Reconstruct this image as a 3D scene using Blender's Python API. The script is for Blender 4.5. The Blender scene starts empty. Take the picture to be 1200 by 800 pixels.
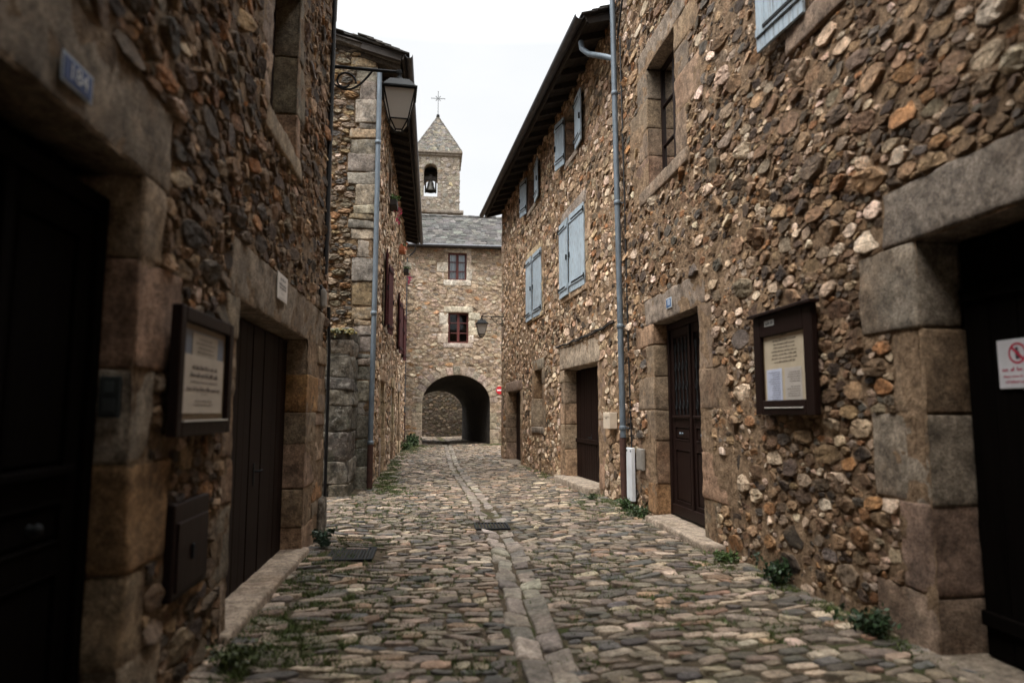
import bpy, math, random
import numpy as np
from mathutils import Vector, Matrix

random.seed(7)
R = np.random.default_rng(11)
scene = bpy.context.scene
COL = scene.collection

# ------------------------------------------------------------------ frames
class Fr:
    """Frame of a flat face: U along it, N out of it, Z up (or radial)."""
    def __init__(s, O, U, N, Z=(0, 0, 1)):
        s.O = np.array(O, float); s.U = np.array(U, float); s.N = np.array(N, float); s.Z = np.array(Z, float)
        s.U /= np.linalg.norm(s.U); s.N /= np.linalg.norm(s.N); s.Z /= np.linalg.norm(s.Z)
    def w(s, u, d, z):
        u = np.asarray(u, float); d = np.asarray(d, float); z = np.asarray(z, float)
        u, d, z = np.broadcast_arrays(u, d, z)
        return s.O + u[..., None] * s.U + d[..., None] * s.N + z[..., None] * s.Z
WORLD = Fr((0, 0, 0), (1, 0, 0), (0, 1, 0))

def hash3(i, j, k):
    n = (i * 374761393 + j * 668265263 + k * 2147483647 + 1442695041) & 0xFFFFFFFF
    n = ((n ^ (n >> 13)) * 1274126177) & 0xFFFFFFFF
    return ((n ^ (n >> 16)) & 0xFFFF) / 65535.0
def vnoise(p):
    p = np.asarray(p, float); f = np.floor(p).astype(np.int64); t = p - f; t = t * t * (3 - 2 * t)
    r = 0
    for a in (0, 1):
        for b in (0, 1):
            for c in (0, 1):
                wgt = (t[..., 0] if a else 1 - t[..., 0]) * (t[..., 1] if b else 1 - t[..., 1]) * (t[..., 2] if c else 1 - t[..., 2])
                r = r + wgt * hash3(f[..., 0] + a, f[..., 1] + b, f[..., 2] + c)
    return r * 2 - 1

# ------------------------------------------------------------------ mesh builder
class MB:
    def __init__(s): s.v = []; s.c = []; s.n = 0; s.loops = []; s.sizes = []; s.mi = []; s.sm = []
    def add(s, v, faces, col=(.5, .5, .5), mat=0, smooth=False):
        """faces: an int array (M, k) or a list of tuples"""
        v = np.asarray(v, float).reshape(-1, 3)
        c = np.empty((len(v), 3)); c[:] = col
        if isinstance(faces, np.ndarray):
            m, k = faces.shape; s.loops.append(faces.reshape(-1) + s.n); sz = np.full(m, k)
        else:
            m = len(faces); sz = np.array([len(f) for f in faces]); s.loops.append(np.array([i for f in faces for i in f]) + s.n)
        s.sizes.append(sz); s.mi.append(np.full(m, mat)); s.sm.append(np.full(m, smooth))
        s.v.append(v); s.c.append(c); s.n += len(v)
    def mesh(s, name, mats, off=(0, 0, 0)):
        me = bpy.data.meshes.new(name)
        v = np.concatenate(s.v) - np.array(off, float); lp = np.concatenate(s.loops).astype(np.int32)
        sz = np.concatenate(s.sizes).astype(np.int32); st = np.concatenate([[0], np.cumsum(sz)[:-1]]).astype(np.int32)
        me.vertices.add(len(v)); me.vertices.foreach_set('co', v.astype(np.float32).ravel())
        me.loops.add(len(lp)); me.loops.foreach_set('vertex_index', lp)
        me.polygons.add(len(sz)); me.polygons.foreach_set('loop_start', st)
        me.polygons.foreach_set('material_index', np.concatenate(s.mi).astype(np.int32))
        me.update(calc_edges=True)
        me.polygons.foreach_set('use_smooth', np.concatenate(s.sm).astype(bool))
        c = np.concatenate(s.c); a = me.attributes.new('Col', 'FLOAT_COLOR', 'POINT')
        a.data.foreach_set('color', np.concatenate([c, np.ones((len(c), 1))], 1).astype(np.float32).ravel())
        for m in (mats if isinstance(mats, (list, tuple)) else [mats]): me.materials.append(m)
        me.validate()
        return me
    # shapes -----------------------------------------------------
    def quad(s, F, pts, col=(.5, .5, .5), mat=0):
        s.add([F.w(*p) for p in pts], [tuple(range(len(pts)))], col, mat)
    def box(s, F, u0, u1, d0, d1, z0, z1, col=(.5, .5, .5), mat=0, r=.006, step=None, amp=0., smooth=None, jit=0.):
        """a box with rounded edges; step = grid spacing for stone-like unevenness amp"""
        lo = np.array([u0, d0, z0], float); hi = np.array([u1, d1, z1], float)
        r = min(r, (hi - lo).min() * .45)
        cs = []
        for a in range(3):
            L = hi[a] - lo[a]
            x = [0, r] if not step else [0, .35 * r, r]
            if step:
                n = max(1, int(round((L - 2 * r) / step))); x = x + list(np.linspace(r, L - r, n + 1)[1:-1])
                x = x + [L - r, L - .35 * r, L]
            else: x = x + [L - r, L]
            cs.append(np.array(x) + lo[a])
        off = [(-1 if R.random() < .5 else 1) * R.random(3) * jit for _ in range(8)] if jit else None
        for a in range(3):
            b, c = (a + 1) % 3, (a + 2) % 3
            B, Cc = np.meshgrid(cs[b], cs[c], indexing='ij'); nb, nc = B.shape
            for sgn in (0, 1):
                P = np.empty((nb, nc, 3)); P[..., a] = hi[a] if sgn else lo[a]; P[..., b] = B; P[..., c] = Cc
                P = P.reshape(-1, 3); q = np.clip(P, lo + r, hi - r); dd = P - q
                ln = np.linalg.norm(dd, axis=1, keepdims=True); P = q + dd / np.maximum(ln, 1e-9) * r
                if jit:
                    t = (P - lo) / (hi - lo); o = 0
                    for k in range(8):
                        w = 1
                        for ax in range(3): w = w * (t[:, ax] if (k >> ax) & 1 else 1 - t[:, ax])
                        o = o + w[:, None] * off[k]
                    P = P + o
                W = F.w(P[:, 0], P[:, 1], P[:, 2])
                if amp:
                    nrm = (dd / np.maximum(ln, 1e-9)); nw = nrm[:, :1] * F.U + nrm[:, 1:2] * F.N + nrm[:, 2:] * F.Z
                    h = vnoise(W * 7.3) * .6 + vnoise(W * 17.1 + 9) * .45 + vnoise(W * 3.1 + 4) * .6
                    W = W + nw * (h * amp)[:, None]
                i = np.arange(nb * nc).reshape(nb, nc)
                f = np.stack([i[:-1, :-1], i[1:, :-1], i[1:, 1:], i[:-1, 1:]], -1).reshape(-1, 4)
                if not sgn: f = f[:, ::-1]
                s.add(W, f, col, mat, (step is not None) if smooth is None else smooth)
    def tube(s, pts, r, n=10, col=(.5, .5, .5), mat=0, cap=True, smooth=True):
        pts = [np.array(p, float) for p in pts]; m = len(pts); rs = r if hasattr(r, '__len__') else [r] * m
        V = []; T = []
        for i in range(m):
            t = pts[min(i + 1, m - 1)] - pts[max(i - 1, 0)]; T.append(t / max(np.linalg.norm(t), 1e-9))
        a = np.cross(T[0], [0, 0, 1.]);
        if np.linalg.norm(a) < .1: a = np.cross(T[0], [1., 0, 0])
        a /= np.linalg.norm(a); th = np.arange(n) * 2 * math.pi / n
        for i in range(m):
            a = a - T[i] * (a @ T[i]); a /= np.linalg.norm(a); b = np.cross(T[i], a)
            V.append(pts[i] + rs[i] * (np.cos(th)[:, None] * a + np.sin(th)[:, None] * b))
        V = np.concatenate(V); i = np.arange(m * n).reshape(m, n); j = np.roll(i, -1, 1)
        f = np.stack([i[:-1], j[:-1], j[1:], i[1:]], -1).reshape(-1, 4)
        s.add(V, f, col, mat, smooth)
        if cap:
            s.add(V[:n], [tuple(range(n))[::-1]], col, mat); s.add(V[-n:], [tuple(range(n))], col, mat)
    def lathe(s, prof, O=(0, 0, 0), n=16, col=(.5, .5, .5), mat=0, smooth=True, rot=0):
        th = np.arange(n) * 2 * math.pi / n + rot; V = []
        for (r, z) in prof: V.append(np.stack([r * np.cos(th), r * np.sin(th), np.full(n, z)], 1))
        V = np.concatenate(V) + np.array(O, float); m = len(prof); i = np.arange(m * n).reshape(m, n); j = np.roll(i, -1, 1)
        s.add(V, np.stack([i[:-1], j[:-1], j[1:], i[1:]], -1).reshape(-1, 4), col, mat, smooth)
    def frustum(s, cx, cy, z0, w0, z1, w1, col=(.5, .5, .5), mat=0):
        v = [(cx + a * w0 / 2, cy + b * w0 / 2, z0) for a, b in ((-1, -1), (1, -1), (1, 1), (-1, 1))] + \
            [(cx + a * w1 / 2, cy + b * w1 / 2, z1) for a, b in ((-1, -1), (1, -1), (1, 1), (-1, 1))]
        s.add(v, [(0, 1, 5, 4), (1, 2, 6, 5), (2, 3, 7, 6), (3, 0, 4, 7), (3, 2, 1, 0), (4, 5, 6, 7)], col, mat)

# ------------------------------------------------------------------ objects
def tag(o, label=None, cat=None, group=None, kind=None):
    if label: o['label'] = label
    if cat: o['category'] = cat
    if group: o['group'] = group
    if kind: o['kind'] = kind
    return o
def root(name, label, cat, loc, rot=0., group=None):
    o = bpy.data.objects.new(name, None); o.empty_display_size = .2; COL.objects.link(o)
    o.location = loc; o.rotation_euler = (0, 0, rot); return tag(o, label, cat, group)
def wloc(o):
    l = np.zeros(3)
    while o is not None: l = l + np.array(o.location); o = o.parent
    return l
def part(name, mb, mats, parent, label=None):
    o = bpy.data.objects.new(name, mb.mesh(name, mats, wloc(parent))); COL.objects.link(o); o.parent = parent
    if label: o['label'] = label
    return o
def single(name, mb, mats, label, cat, loc, group=None, kind=None):
    o = bpy.data.objects.new(name, mb.mesh(name, mats, loc)); COL.objects.link(o); o.location = loc
    return tag(o, label, cat, group, kind)
def copy_tree(o, parent=None):
    c = o.copy(); COL.objects.link(c); c.parent = parent
    for ch in list(o.children): copy_tree(ch, c)
    return c
def text_mb(mb, F, body, size, u, d, z, col=(.9, .9, .9), mat=0, ext=.002, sx=1.):
    """built-in-font lettering, centred on (u, z), facing out along F.N"""
    cu = bpy.data.curves.new('lettering', 'FONT'); cu.body = body; cu.size = size; cu.align_x = 'CENTER'; cu.align_y = 'CENTER'; cu.extrude = ext
    o = bpy.data.objects.new('lettering', cu); COL.objects.link(o)
    dg = bpy.context.evaluated_depsgraph_get(); me = bpy.data.meshes.new_from_object(o.evaluated_get(dg))
    v = np.array([tuple(x.co) for x in me.vertices]); fs = [tuple(p.vertices) for p in me.polygons]
    bpy.data.objects.remove(o); bpy.data.curves.remove(cu); bpy.data.meshes.remove(me)
    right = np.cross(-F.N, [0, 0, 1.]); O = F.w(u, d, z)
    mb.add(O + v[:, :1] * sx * right + v[:, 1:2] * F.Z + v[:, 2:] * F.N, fs, col, mat)
def word_lines(mb, F, u0, u1, ztop, n, pitch, h, d, col, rng, mat=0, centre=True, fill=(.6, 1.)):
    """rows of small word-shaped ink marks: print too small to read"""
    for k in range(n):
        z = ztop - k * pitch; W = (u1 - u0) * rng.uniform(*fill); a = (u0 + u1) / 2 - W / 2 if centre else u0; x = a
        while x < a + W - h:
            w = min(h * rng.uniform(1.2, 4.5), a + W - x)
            q = x
            while q < x + w - h * .2:
                l = min(h * rng.uniform(.35, .6), x + w - q); hh = h * rng.choice([.62, .62, 1.])
                mb.quad(F, [(q, d, z), (q + l, d, z), (q + l, d, z + hh), (q, d, z + hh)], col, mat); q += l + h * .16
            x += w + h * .5

# ------------------------------------------------------------------ materials
def newmat(name):
    m = bpy.data.materials.new(name); m.use_nodes = True; nt = m.node_tree
    b = nt.nodes['Principled BSDF']; return m, nt, b
def nd(nt, t, **kw):
    n = nt.nodes.new(t)
    for k, v in kw.items():
        if k in n.inputs: n.inputs[k].default_value = v
        else: setattr(n, k, v)
    return n
def ramp(nt, src, a, b, ca, cb):
    r = nt.nodes.new('ShaderNodeValToRGB'); e = r.color_ramp.elements
    e[0].position = a; e[1].position = b; e[0].color = (*ca, 1); e[1].color = (*cb, 1); nt.links.new(src, r.inputs[0]); return r.outputs[0]
def mixc(nt, mode, fac, a, b):
    m = nt.nodes.new('ShaderNodeMixRGB'); m.blend_type = mode
    for i, x in enumerate((fac, a, b)):
        if hasattr(x, 'is_linked') or hasattr(x, 'links'): nt.links.new(x, m.inputs[i])
        elif isinstance(x, (int, float)): m.inputs[i].default_value = x
        else: m.inputs[i].default_value = (*x, 1)
    return m.outputs[0]
def noise(nt, vec, scale, detail=4., rough=.55):
    n = nd(nt, 'ShaderNodeTexNoise', Scale=scale, Detail=detail, Roughness=rough); nt.links.new(vec, n.inputs['Vector']); return n.outputs['Fac']
def coords(nt, scale=(1, 1, 1)):
    t = nt.nodes.new('ShaderNodeTexCoord'); mp = nt.nodes.new('ShaderNodeMapping'); mp.inputs['Scale'].default_value = scale
    nt.links.new(t.outputs['Object'], mp.inputs['Vector']); return mp.outputs['Vector']
def bump(nt, b, h, strength, dist):
    n = nd(nt, 'ShaderNodeBump', Strength=strength, Distance=dist); nt.links.new(h, n.inputs['Height']); nt.links.new(n.outputs['Normal'], b.inputs['Normal']); return n

def stone_mat(name, mott=(.55, 1.4), speck=(.6, 1.3), bump_d=.03, rough=.9, stain=(.5, .42, .33), stain_amt=.5, moss=0., fine=42., spec=.3, lichen=0.):
    m, nt, b = newmat(name); v = coords(nt)
    a = nd(nt, 'ShaderNodeAttribute', attribute_name='Col')
    n1 = noise(nt, v, 5.5, 7, .62); n2 = noise(nt, v, 60, 4, .6); n3 = noise(nt, v, 1.3, 5, .6); n4 = noise(nt, v, 19, 5, .65)
    c = mixc(nt, 'MULTIPLY', 1., a.outputs['Color'], ramp(nt, n1, .32, .68, (mott[0],) * 3, (mott[1],) * 3))
    c = mixc(nt, 'MULTIPLY', 1., c, ramp(nt, n2, .3, .7, (speck[0],) * 3, (speck[1],) * 3))
    c = mixc(nt, 'MULTIPLY', 1., c, ramp(nt, n4, .34, .62, (.58, .55, .51), (1.22, 1.2, 1.17)))
    if lichen:
        c = mixc(nt, 'MIX', ramp(nt, noise(nt, v, 7, 9, .75), .54, .62, (0, 0, 0), (lichen,) * 3), c, (.36, .34, .30)); c = mixc(nt, 'MIX', ramp(nt, noise(nt, v, 4.2, 9, .78), .5, .58, (0, 0, 0), (lichen,) * 3), c, (.03, .028, .024))
    c = mixc(nt, 'MIX', ramp(nt, n3, .5, .72, (0, 0, 0), (stain_amt,) * 3), c, mixc(nt, 'MULTIPLY', 1., c, stain))
    if moss:
        n5 = noise(nt, v, 2.3, 6, .7)
        c = mixc(nt, 'MIX', ramp(nt, n5, .52, .68, (0, 0, 0), (moss,) * 3), c, (.045, .05, .022))
    nt.links.new(c, b.inputs['Base Color']); b.inputs['Roughness'].default_value = rough
    b.inputs['Specular IOR Level'].default_value = spec
    h = mixc(nt, 'ADD', .6, noise(nt, v, fine, 6, .7), noise(nt, v, 11, 5, .6))
    bump(nt, b, h, .9, bump_d)
    return m
def mortar_mat(name, c0, c1, moss=0.):
    m, nt, b = newmat(name); v = coords(nt)
    n1 = noise(nt, v, 4, 8, .65); n2 = noise(nt, v, 45, 4, .7)
    c = ramp(nt, n1, .3, .7, c0, c1)
    c = mixc(nt, 'MULTIPLY', 1., c, ramp(nt, n2, .3, .7, (.6, .58, .55), (1.25, 1.22, 1.2)))
    c = mixc(nt, 'MULTIPLY', 1., c, ramp(nt, noise(nt, v, 13, 7, .72), .36, .62, (.42, .39, .36), (1.22, 1.2, 1.17)))
    if moss: c = mixc(nt, 'MIX', ramp(nt, noise(nt, v, 1.1, 6, .7), .5, .62, (0, 0, 0), (moss,) * 3), c, (.045, .058, .016))
    nt.links.new(c, b.inputs['Base Color']); b.inputs['Roughness'].default_value = .95; b.inputs['Specular IOR Level'].default_value = .15
    bump(nt, b, mixc(nt, 'ADD', .7, n2, noise(nt, v, 16, 6, .7)), 1., .03)
    return m
def plain(name, col, rough=.6, metal=0., var=.25, scale=14, stretch=(1, 1, 1), bd=.002, spec=.4, attr=False):
    m, nt, b = newmat(name); v = coords(nt, stretch); n = noise(nt, v, scale, 6, .65)
    base = col
    if attr: base = nd(nt, 'ShaderNodeAttribute', attribute_name='Col').outputs['Color']
    c = mixc(nt, 'MULTIPLY', 1., base, ramp(nt, n, .3, .7, (1 - var,) * 3, (1 + var,) * 3))
    nt.links.new(c, b.inputs['Base Color']); b.inputs['Roughness'].default_value = rough; b.inputs['Metallic'].default_value = metal
    b.inputs['Specular IOR Level'].default_value = spec
    if bd: bump(nt, b, n, .7, bd)
    return m
def worn_paint(name, col, under, amt=.55):
    m, nt, b = newmat(name); v = coords(nt, (9, 9, 1.1)); n = noise(nt, v, 5, 8, .7); n2 = noise(nt, coords(nt), 2.2, 4, .6)
    c = mixc(nt, 'MULTIPLY', 1., col, ramp(nt, n2, .3, .7, (.8,) * 3, (1.15,) * 3))
    c = mixc(nt, 'MIX', ramp(nt, n, amt, amt + .12, (0, 0, 0), (.8,) * 3), c, under)
    nt.links.new(c, b.inputs['Base Color']); b.inputs['Roughness'].default_value = .75; b.inputs['Specular IOR Level'].default_value = .25; bump(nt, b, n, .6, .003); return m

M = {}
M['stone'] = stone_mat('rubble_stone')
M['stone_r'] = stone_mat('rubble_stone_warm', stain=(.55, .42, .3), stain_amt=.45)
M['stone_pale'] = stone_mat('pale_stone', stain=(.6, .55, .5), stain_amt=.5)
M['ashlar'] = stone_mat('dressed_granite', mott=(.5, 1.4), speck=(.5, 1.4), bump_d=.02, stain=(.5, .36, .24), stain_amt=.75, fine=70)
M['dark_stone'] = stone_mat('weathered_stone', mott=(.4, 1.5), stain=(.4, .37, .33), stain_amt=.8, moss=.5, lichen=.75)
M['lichen_stone'] = stone_mat('lichened_stone', mott=(.5, 1.4), stain=(.5, .46, .4), stain_amt=.6, lichen=.45)
M['cobble'] = stone_mat('cobble_stone', mott=(.55, 1.4), bump_d=.02, rough=.58, stain=(.62, .55, .45), stain_amt=.4, spec=.3)
M['mortar_l'] = mortar_mat('brown_mortar', (.17, .122, .08), (.29, .212, .142))
M['mortar_r'] = mortar_mat('warm_mortar', (.20, .138, .088), (.33, .235, .155))
M['mortar_p'] = mortar_mat('pale_mortar', (.34, .265, .19), (.47, .375, .28))
M['mortar_t'] = mortar_mat('grey_mortar', (.2, .175, .145), (.31, .275, .23))
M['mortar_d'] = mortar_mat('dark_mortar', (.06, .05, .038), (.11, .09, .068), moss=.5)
M['soil'] = mortar_mat('mossy_soil', (.075, .06, .042), (.145, .115, .08), moss=.85)
M['earth'] = mortar_mat('bare_earth', (.12, .10, .075), (.2, .165, .12))
M['vault_dark'] = stone_mat('darkened_vault_stone', stain=(.4, .4, .4), stain_amt=.8)  # vault stone; the shade inside the passage is put into its colour
M['slate'] = stone_mat('roof_slate', mott=(.6, 1.3), speck=(.7, 1.3), rough=.92, stain=(.7, .72, .6), spec=.15)
M['door_dark'] = plain('dark_varnished_wood', (.011, .0045, .0032), .55, spec=.14, var=.35, stretch=(10, 10, .7), scale=3, bd=.003)
M['door_black'] = plain('blackened_wood', (.0035, .0026, .0022), .8, spec=.02, var=.4, stretch=(10, 10, .7), scale=3, bd=.003)
M['door_brown'] = plain('brown_plank_wood', (.0085, .0034, .0022), .65, spec=.1, var=.5, stretch=(14, 14, .6), scale=2.4, bd=.004)
M['door_grey'] = plain('weathered_grey_wood', (.10, .09, .08), .8, var=.4, stretch=(14, 14, .6), scale=2.4, bd=.004)
M['timber'] = plain('old_dark_timber', (.03, .024, .02), .85, var=.4, stretch=(2, 2, 2), scale=5, bd=.004)
M['blue'] = worn_paint('faded_blue_paint', (.31, .375, .43), (.2, .2, .19), .5)
M['redpaint'] = worn_paint('dark_red_paint', (.05, .009, .010), (.05, .03, .025), .6)
M['frame_red'] = plain('oxblood_window_paint', (.085, .018, .014), .55, var=.3)
M['zinc'] = plain('weathered_zinc', (.115, .14, .165), .55, .3, var=.3, scale=6, stretch=(3, 3, .8), bd=.001)
M['rust'] = plain('rusty_cast_iron', (.055, .024, .017), .8, .1, var=.45, scale=9)
M['gutter'] = plain('dark_lead_gutter', (.05, .05, .055), .5, .3, var=.3, scale=4)
M['iron'] = plain('black_wrought_iron', (.010, .011, .012), .7, .0, spec=.2, var=.3, scale=30)
M['cable'] = plain('black_cable_sheath', (.008, .008, .009), .6, var=.1)
M['bronze'] = plain('dark_bronze', (.045, .042, .035), .5, .5, var=.3)
M['plastic_grey'] = plain('grey_plastic', (.22, .2, .175), .6, var=.2, bd=0)
M['beige'] = plain('beige_enamel', (.55, .46, .36), .5, var=.14, scale=5, bd=0)
M['white'] = plain('dirty_white_sheet', (.62, .63, .65), .5, var=.14, scale=3, bd=0)
M['col'] = plain('printed_surface', (.5, .5, .5), .55, var=.1, scale=7, bd=0, attr=True)
M['leaf'] = plain('leaf_green', (.06, .11, .03), .55, var=.35, scale=25, bd=0, attr=True)
M['terracotta'] = plain('terracotta', (.38, .13, .06), .8, var=.2)
M['concrete'] = stone_mat('step_stone', mott=(.55, 1.35), bump_d=.018, stain=(.5, .4, .3), stain_amt=.7)
m, nt, b = newmat('frosted_lamp_glass'); b.inputs['Base Color'].default_value = (.56, .53, .49, 1); b.inputs['Roughness'].default_value = .25
b.inputs['Transmission Weight'].default_value = 0
tl = nd(nt, 'ShaderNodeBsdfTranslucent', Color=(.7, .67, .62, 1)); mx = nd(nt, 'ShaderNodeMixShader', Fac=.45)
nt.links.new(b.outputs[0], mx.inputs[1]); nt.links.new(tl.outputs[0], mx.inputs[2]); nt.links.new(mx.outputs[0], nt.nodes['Material Output'].inputs[0]); M['lampglass'] = m
m, nt, b = newmat('window_glass'); gl = nd(nt, 'ShaderNodeBsdfGlossy', Roughness=.03); tr = nd(nt, 'ShaderNodeBsdfTransparent', Color=(.85, .88, .88, 1))
fr = nd(nt, 'ShaderNodeFresnel', IOR=1.5); mx = nd(nt, 'ShaderNodeMixShader')
nt.links.new(fr.outputs[0], mx.inputs[0]); nt.links.new(tr.outputs[0], mx.inputs[1]); nt.links.new(gl.outputs[0], mx.inputs[2]); nt.links.new(mx.outputs[0], nt.nodes['Material Output'].inputs[0]); M['glass'] = m
M['curtain'] = plain('white_net_curtain', (.72, .76, .82), .9, var=.12, scale=3, stretch=(8, 8, .5), bd=0)

# ------------------------------------------------------------------ stone palettes (linear albedo)
TAN, BROWN, DARK, LIGHT, RUST, GREY, SLATE = (.30, .215, .14), (.19, .13, .082), (.10, .075, .055), (.50, .415, .33), (.28, .155, .075), (.215, .18, .14), (.10, .092, .085)
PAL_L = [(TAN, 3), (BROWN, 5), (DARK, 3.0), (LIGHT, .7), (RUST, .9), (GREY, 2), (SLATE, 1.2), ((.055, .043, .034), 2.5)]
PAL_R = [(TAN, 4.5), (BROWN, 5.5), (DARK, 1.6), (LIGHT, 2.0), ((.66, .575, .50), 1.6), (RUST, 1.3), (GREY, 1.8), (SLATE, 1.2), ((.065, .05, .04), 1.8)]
PAL_M = [((.42, .325, .235), 5), ((.31, .225, .155), 3.5), (DARK, .7), (LIGHT, 2.8), ((.64, .56, .48), 2.), (RUST, .8), (GREY, 2), ((.09, .07, .05), 1.)]
PAL_P = [((.44, .35, .265), 5), ((.37, .29, .215), 4), ((.28, .225, .18), 2.2), ((.50, .42, .34), 2), ((.38, .22, .12), .7), ((.30, .26, .22), 1.5)]
PAL_G = [((.26, .21, .155), 3), ((.34, .24, .14), 2), (GREY, 3), ((.11, .10, .09), 2), (LIGHT, .8), (RUST, .8)]
PAL_C = [((.215, .182, .148), 5), ((.155, .135, .113), 4), ((.095, .086, .078), 3), ((.30, .255, .205), 2.6), ((.25, .175, .125), 1.1), ((.40, .345, .285), 1.2), ((.105, .104, .104), 1.6)]
PAL_W = [((.42, .32, .21), 3), ((.36, .27, .18), 2), ((.30, .25, .2), 1)]
PAL_T = [((.29, .26, .22), 4), ((.25, .228, .195), 3), ((.20, .185, .165), 2), ((.33, .265, .18), .4)]
PAL_A = [((.27, .205, .15), 4), ((.22, .18, .14), 3), ((.30, .25, .2), 1.5), ((.25, .18, .12), .35), ((.2, .165, .13), 2), ((.17, .15, .125), 1.5)]
PAL_S = [((.062, .06, .058), 4), ((.045, .043, .042), 3), ((.085, .082, .078), 2), ((.03, .029, .028), 1.5)]
PAL_Q = []
def pick(pal, n, rng=R, var=.2):
    c = np.array([p[0] for p in pal]); w = np.array([p[1] for p in pal], float); w /= w.sum()
    k = rng.choice(len(c), n, p=w); c = c * (np.array([1.09, .99, .9]) if any(pal is q for q in (PAL_L, PAL_R, PAL_M)) else np.array([1.12, .99, .87]) if pal is PAL_A or pal is PAL_Q else np.array([1.1, 1.03, .95]) if pal is PAL_C else 1.); return c[k] * (1 + rng.uniform(-var, var, (n, 1))) * (1 + rng.uniform(-.05, .05, (n, 3)))

# ------------------------------------------------------------------ rubble masonry
def seeds(rng, u0, u1, v0, v1, classes, keep):
    cs = classes[0][0] * 2; grid = {}; out = []
    for (r, fill) in classes:
        n = int((u1 - u0) * (v1 - v0) / (r * r) * fill)
        P = np.stack([rng.uniform(u0, u1, n), rng.uniform(v0, v1, n)], 1); P = P[keep(P)]
        RR = r * rng.uniform(.8, 1.2, len(P))
        for (x, y), rr in zip(P.tolist(), RR.tolist()):
            i, j = int(x // cs), int(y // cs); ok = True
            for a in (i - 1, i, i + 1):
                for b in (j - 1, j, j + 1):
                    for (qx, qy, qr) in grid.get((a, b), ()):
                        d = (rr + qr) * .74
                        if (x - qx) ** 2 + (y - qy) ** 2 < d * d: ok = False; break
                    if not ok: break
                if not ok: break
            if ok: grid.setdefault((i, j), []).append((x, y, rr)); out.append((x, y, rr))
    return np.array(out)
RINGS = [(1.0, -.3), (.985, .55), (.92, .92), (.55, 1.0)]
RINGS_LO = [(1.0, -.3), (.93, .85)]
def rubble(mb, F, u0, u1, z0, z1, holes, pal, classes, aspect=1.5, relief=.03, gap=.008, Mn=14, mat=0, keep=None, rng=R, rings=RINGS, base=0., tilt=.16, var=.3, mcol=(.23, .162, .105)):
    def kp(P):
        k = np.ones(len(P), bool); u, z = P[:, 0], P[:, 1] / aspect
        for h in holes: k &= ~((u > h[0] - .015) & (u < h[1] + .015) & (z > h[2] - .015) & (z < h[3] + .015))
        if keep is not None: k &= keep(u, z)
        return k
    S = seeds(rng, u0, u1, z0 * aspect, z1 * aspect, classes, kp); N = len(S); P = S[:, :2]; r = S[:, 2]
    K = min(16, N - 1); nb = np.empty((N, K), int)
    for a in range(0, N, 500):
        D = ((P[a:a + 500, None] - P[None]) ** 2).sum(-1); nb[a:a + 500] = np.argpartition(D, K, axis=1)[:, :K + 1][:, :K]
        for q in range(a, min(a + 500, N)):
            row = np.argpartition(D[q - a], K)[:K + 1]; nb[q] = row[row != q][:K]
    th = rng.uniform(0, 6.28, (N, 1)) + np.arange(Mn) * 2 * math.pi / Mn + rng.uniform(-.2, .2, (N, Mn))
    ux, uy = np.cos(th), np.sin(th)
    d = P[nb] - P[:, None]; W = ((d ** 2).sum(-1) + .5 * (r[:, None] ** 2 - r[nb] ** 2)) / 2
    dot = d[:, :, 0, None] * ux[:, None] + d[:, :, 1, None] * uy[:, None]
    rr = np.where(dot > 1e-6, W[:, :, None] / np.maximum(dot, 1e-6), 9.).min(1)
    rr = np.clip(rr, .02, 3. * r[:, None]); md = np.median(rr, 1)
    for _ in range(5):   # broken, angular outlines
        ph = rng.uniform(0, 6.28, N)[:, None]; t_ = (md * rng.uniform(.72, 1.25, N))[:, None]; cc = np.cos(th - ph)
        rr = np.where(cc > .12, np.minimum(rr, t_ / np.maximum(cc, .12)), rr)
    def clip(sel, axis, val):
        dirs = ux if axis == 0 else uy; gapd = (val - P[:, axis])[:, None]; t = np.where(dirs * np.sign(gapd) > 1e-4, gapd / np.where(np.abs(dirs) < 1e-4, 1e-4, dirs), 9.)
        rr[sel] = np.minimum(rr[sel], np.maximum(t[sel], .01))
    al = np.ones(N, bool); clip(al, 0, u0); clip(al, 0, u1); clip(al, 1, z1 * aspect)
    for (a0, a1, b0, b1) in holes:
        b0, b1 = b0 * aspect, b1 * aspect; x, y = P[:, 0], P[:, 1]
        near = (x > a0 - .6) & (x < a1 + .6) & (y > b0 - .6) & (y < b1 + .6)
        sx = np.maximum(a0 - x, x - a1); sy = np.maximum(b0 - y, y - b1); hx = sx >= sy
        clip(near & hx & (x <= a0), 0, a0); clip(near & hx & (x >= a1), 0, a1)
        clip(near & ~hx & (y <= b0), 1, b0); clip(near & ~hx & (y >= b1), 1, b1)
    sm = .5 * rr + .25 * np.roll(rr, 1, 1) + .25 * np.roll(rr, -1, 1); rr = np.minimum(rr, sm * 1.25)
    rr = np.maximum(rr - gap * rng.uniform(.5, 1.8, (N, 1)), .35 * np.minimum(rr, r[:, None])) * (1 - .13 * rng.random((N, Mn)))
    h = relief * rng.uniform(.45, 1.25, N) * (.55 + .45 * r / r.mean()); nr = len(rings)
    V = np.empty((N, nr * Mn + 1, 3)); tl = rng.normal(0, tilt, (N, 2)); base = base + .004
    h = h * np.where(rng.random(N) < .22, .35, 1.)
    for k, (f, g) in enumerate(rings):
        q = rr * f * (1 + (rng.uniform(-.07, .07, (N, Mn)) if 0 < k else 0)); du, dz = q * ux, q * uy / aspect
        hh = h[:, None] * g * (1 + (rng.uniform(-.22, .22, (N, Mn)) if k else 0))
        if k: hh = hh + (tl[:, :1] * du + tl[:, 1:] * dz) * g
        V[:, k * Mn:(k + 1) * Mn] = F.w(P[:, :1] + du, base + hh, P[:, 1:2] / aspect + dz)
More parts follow.
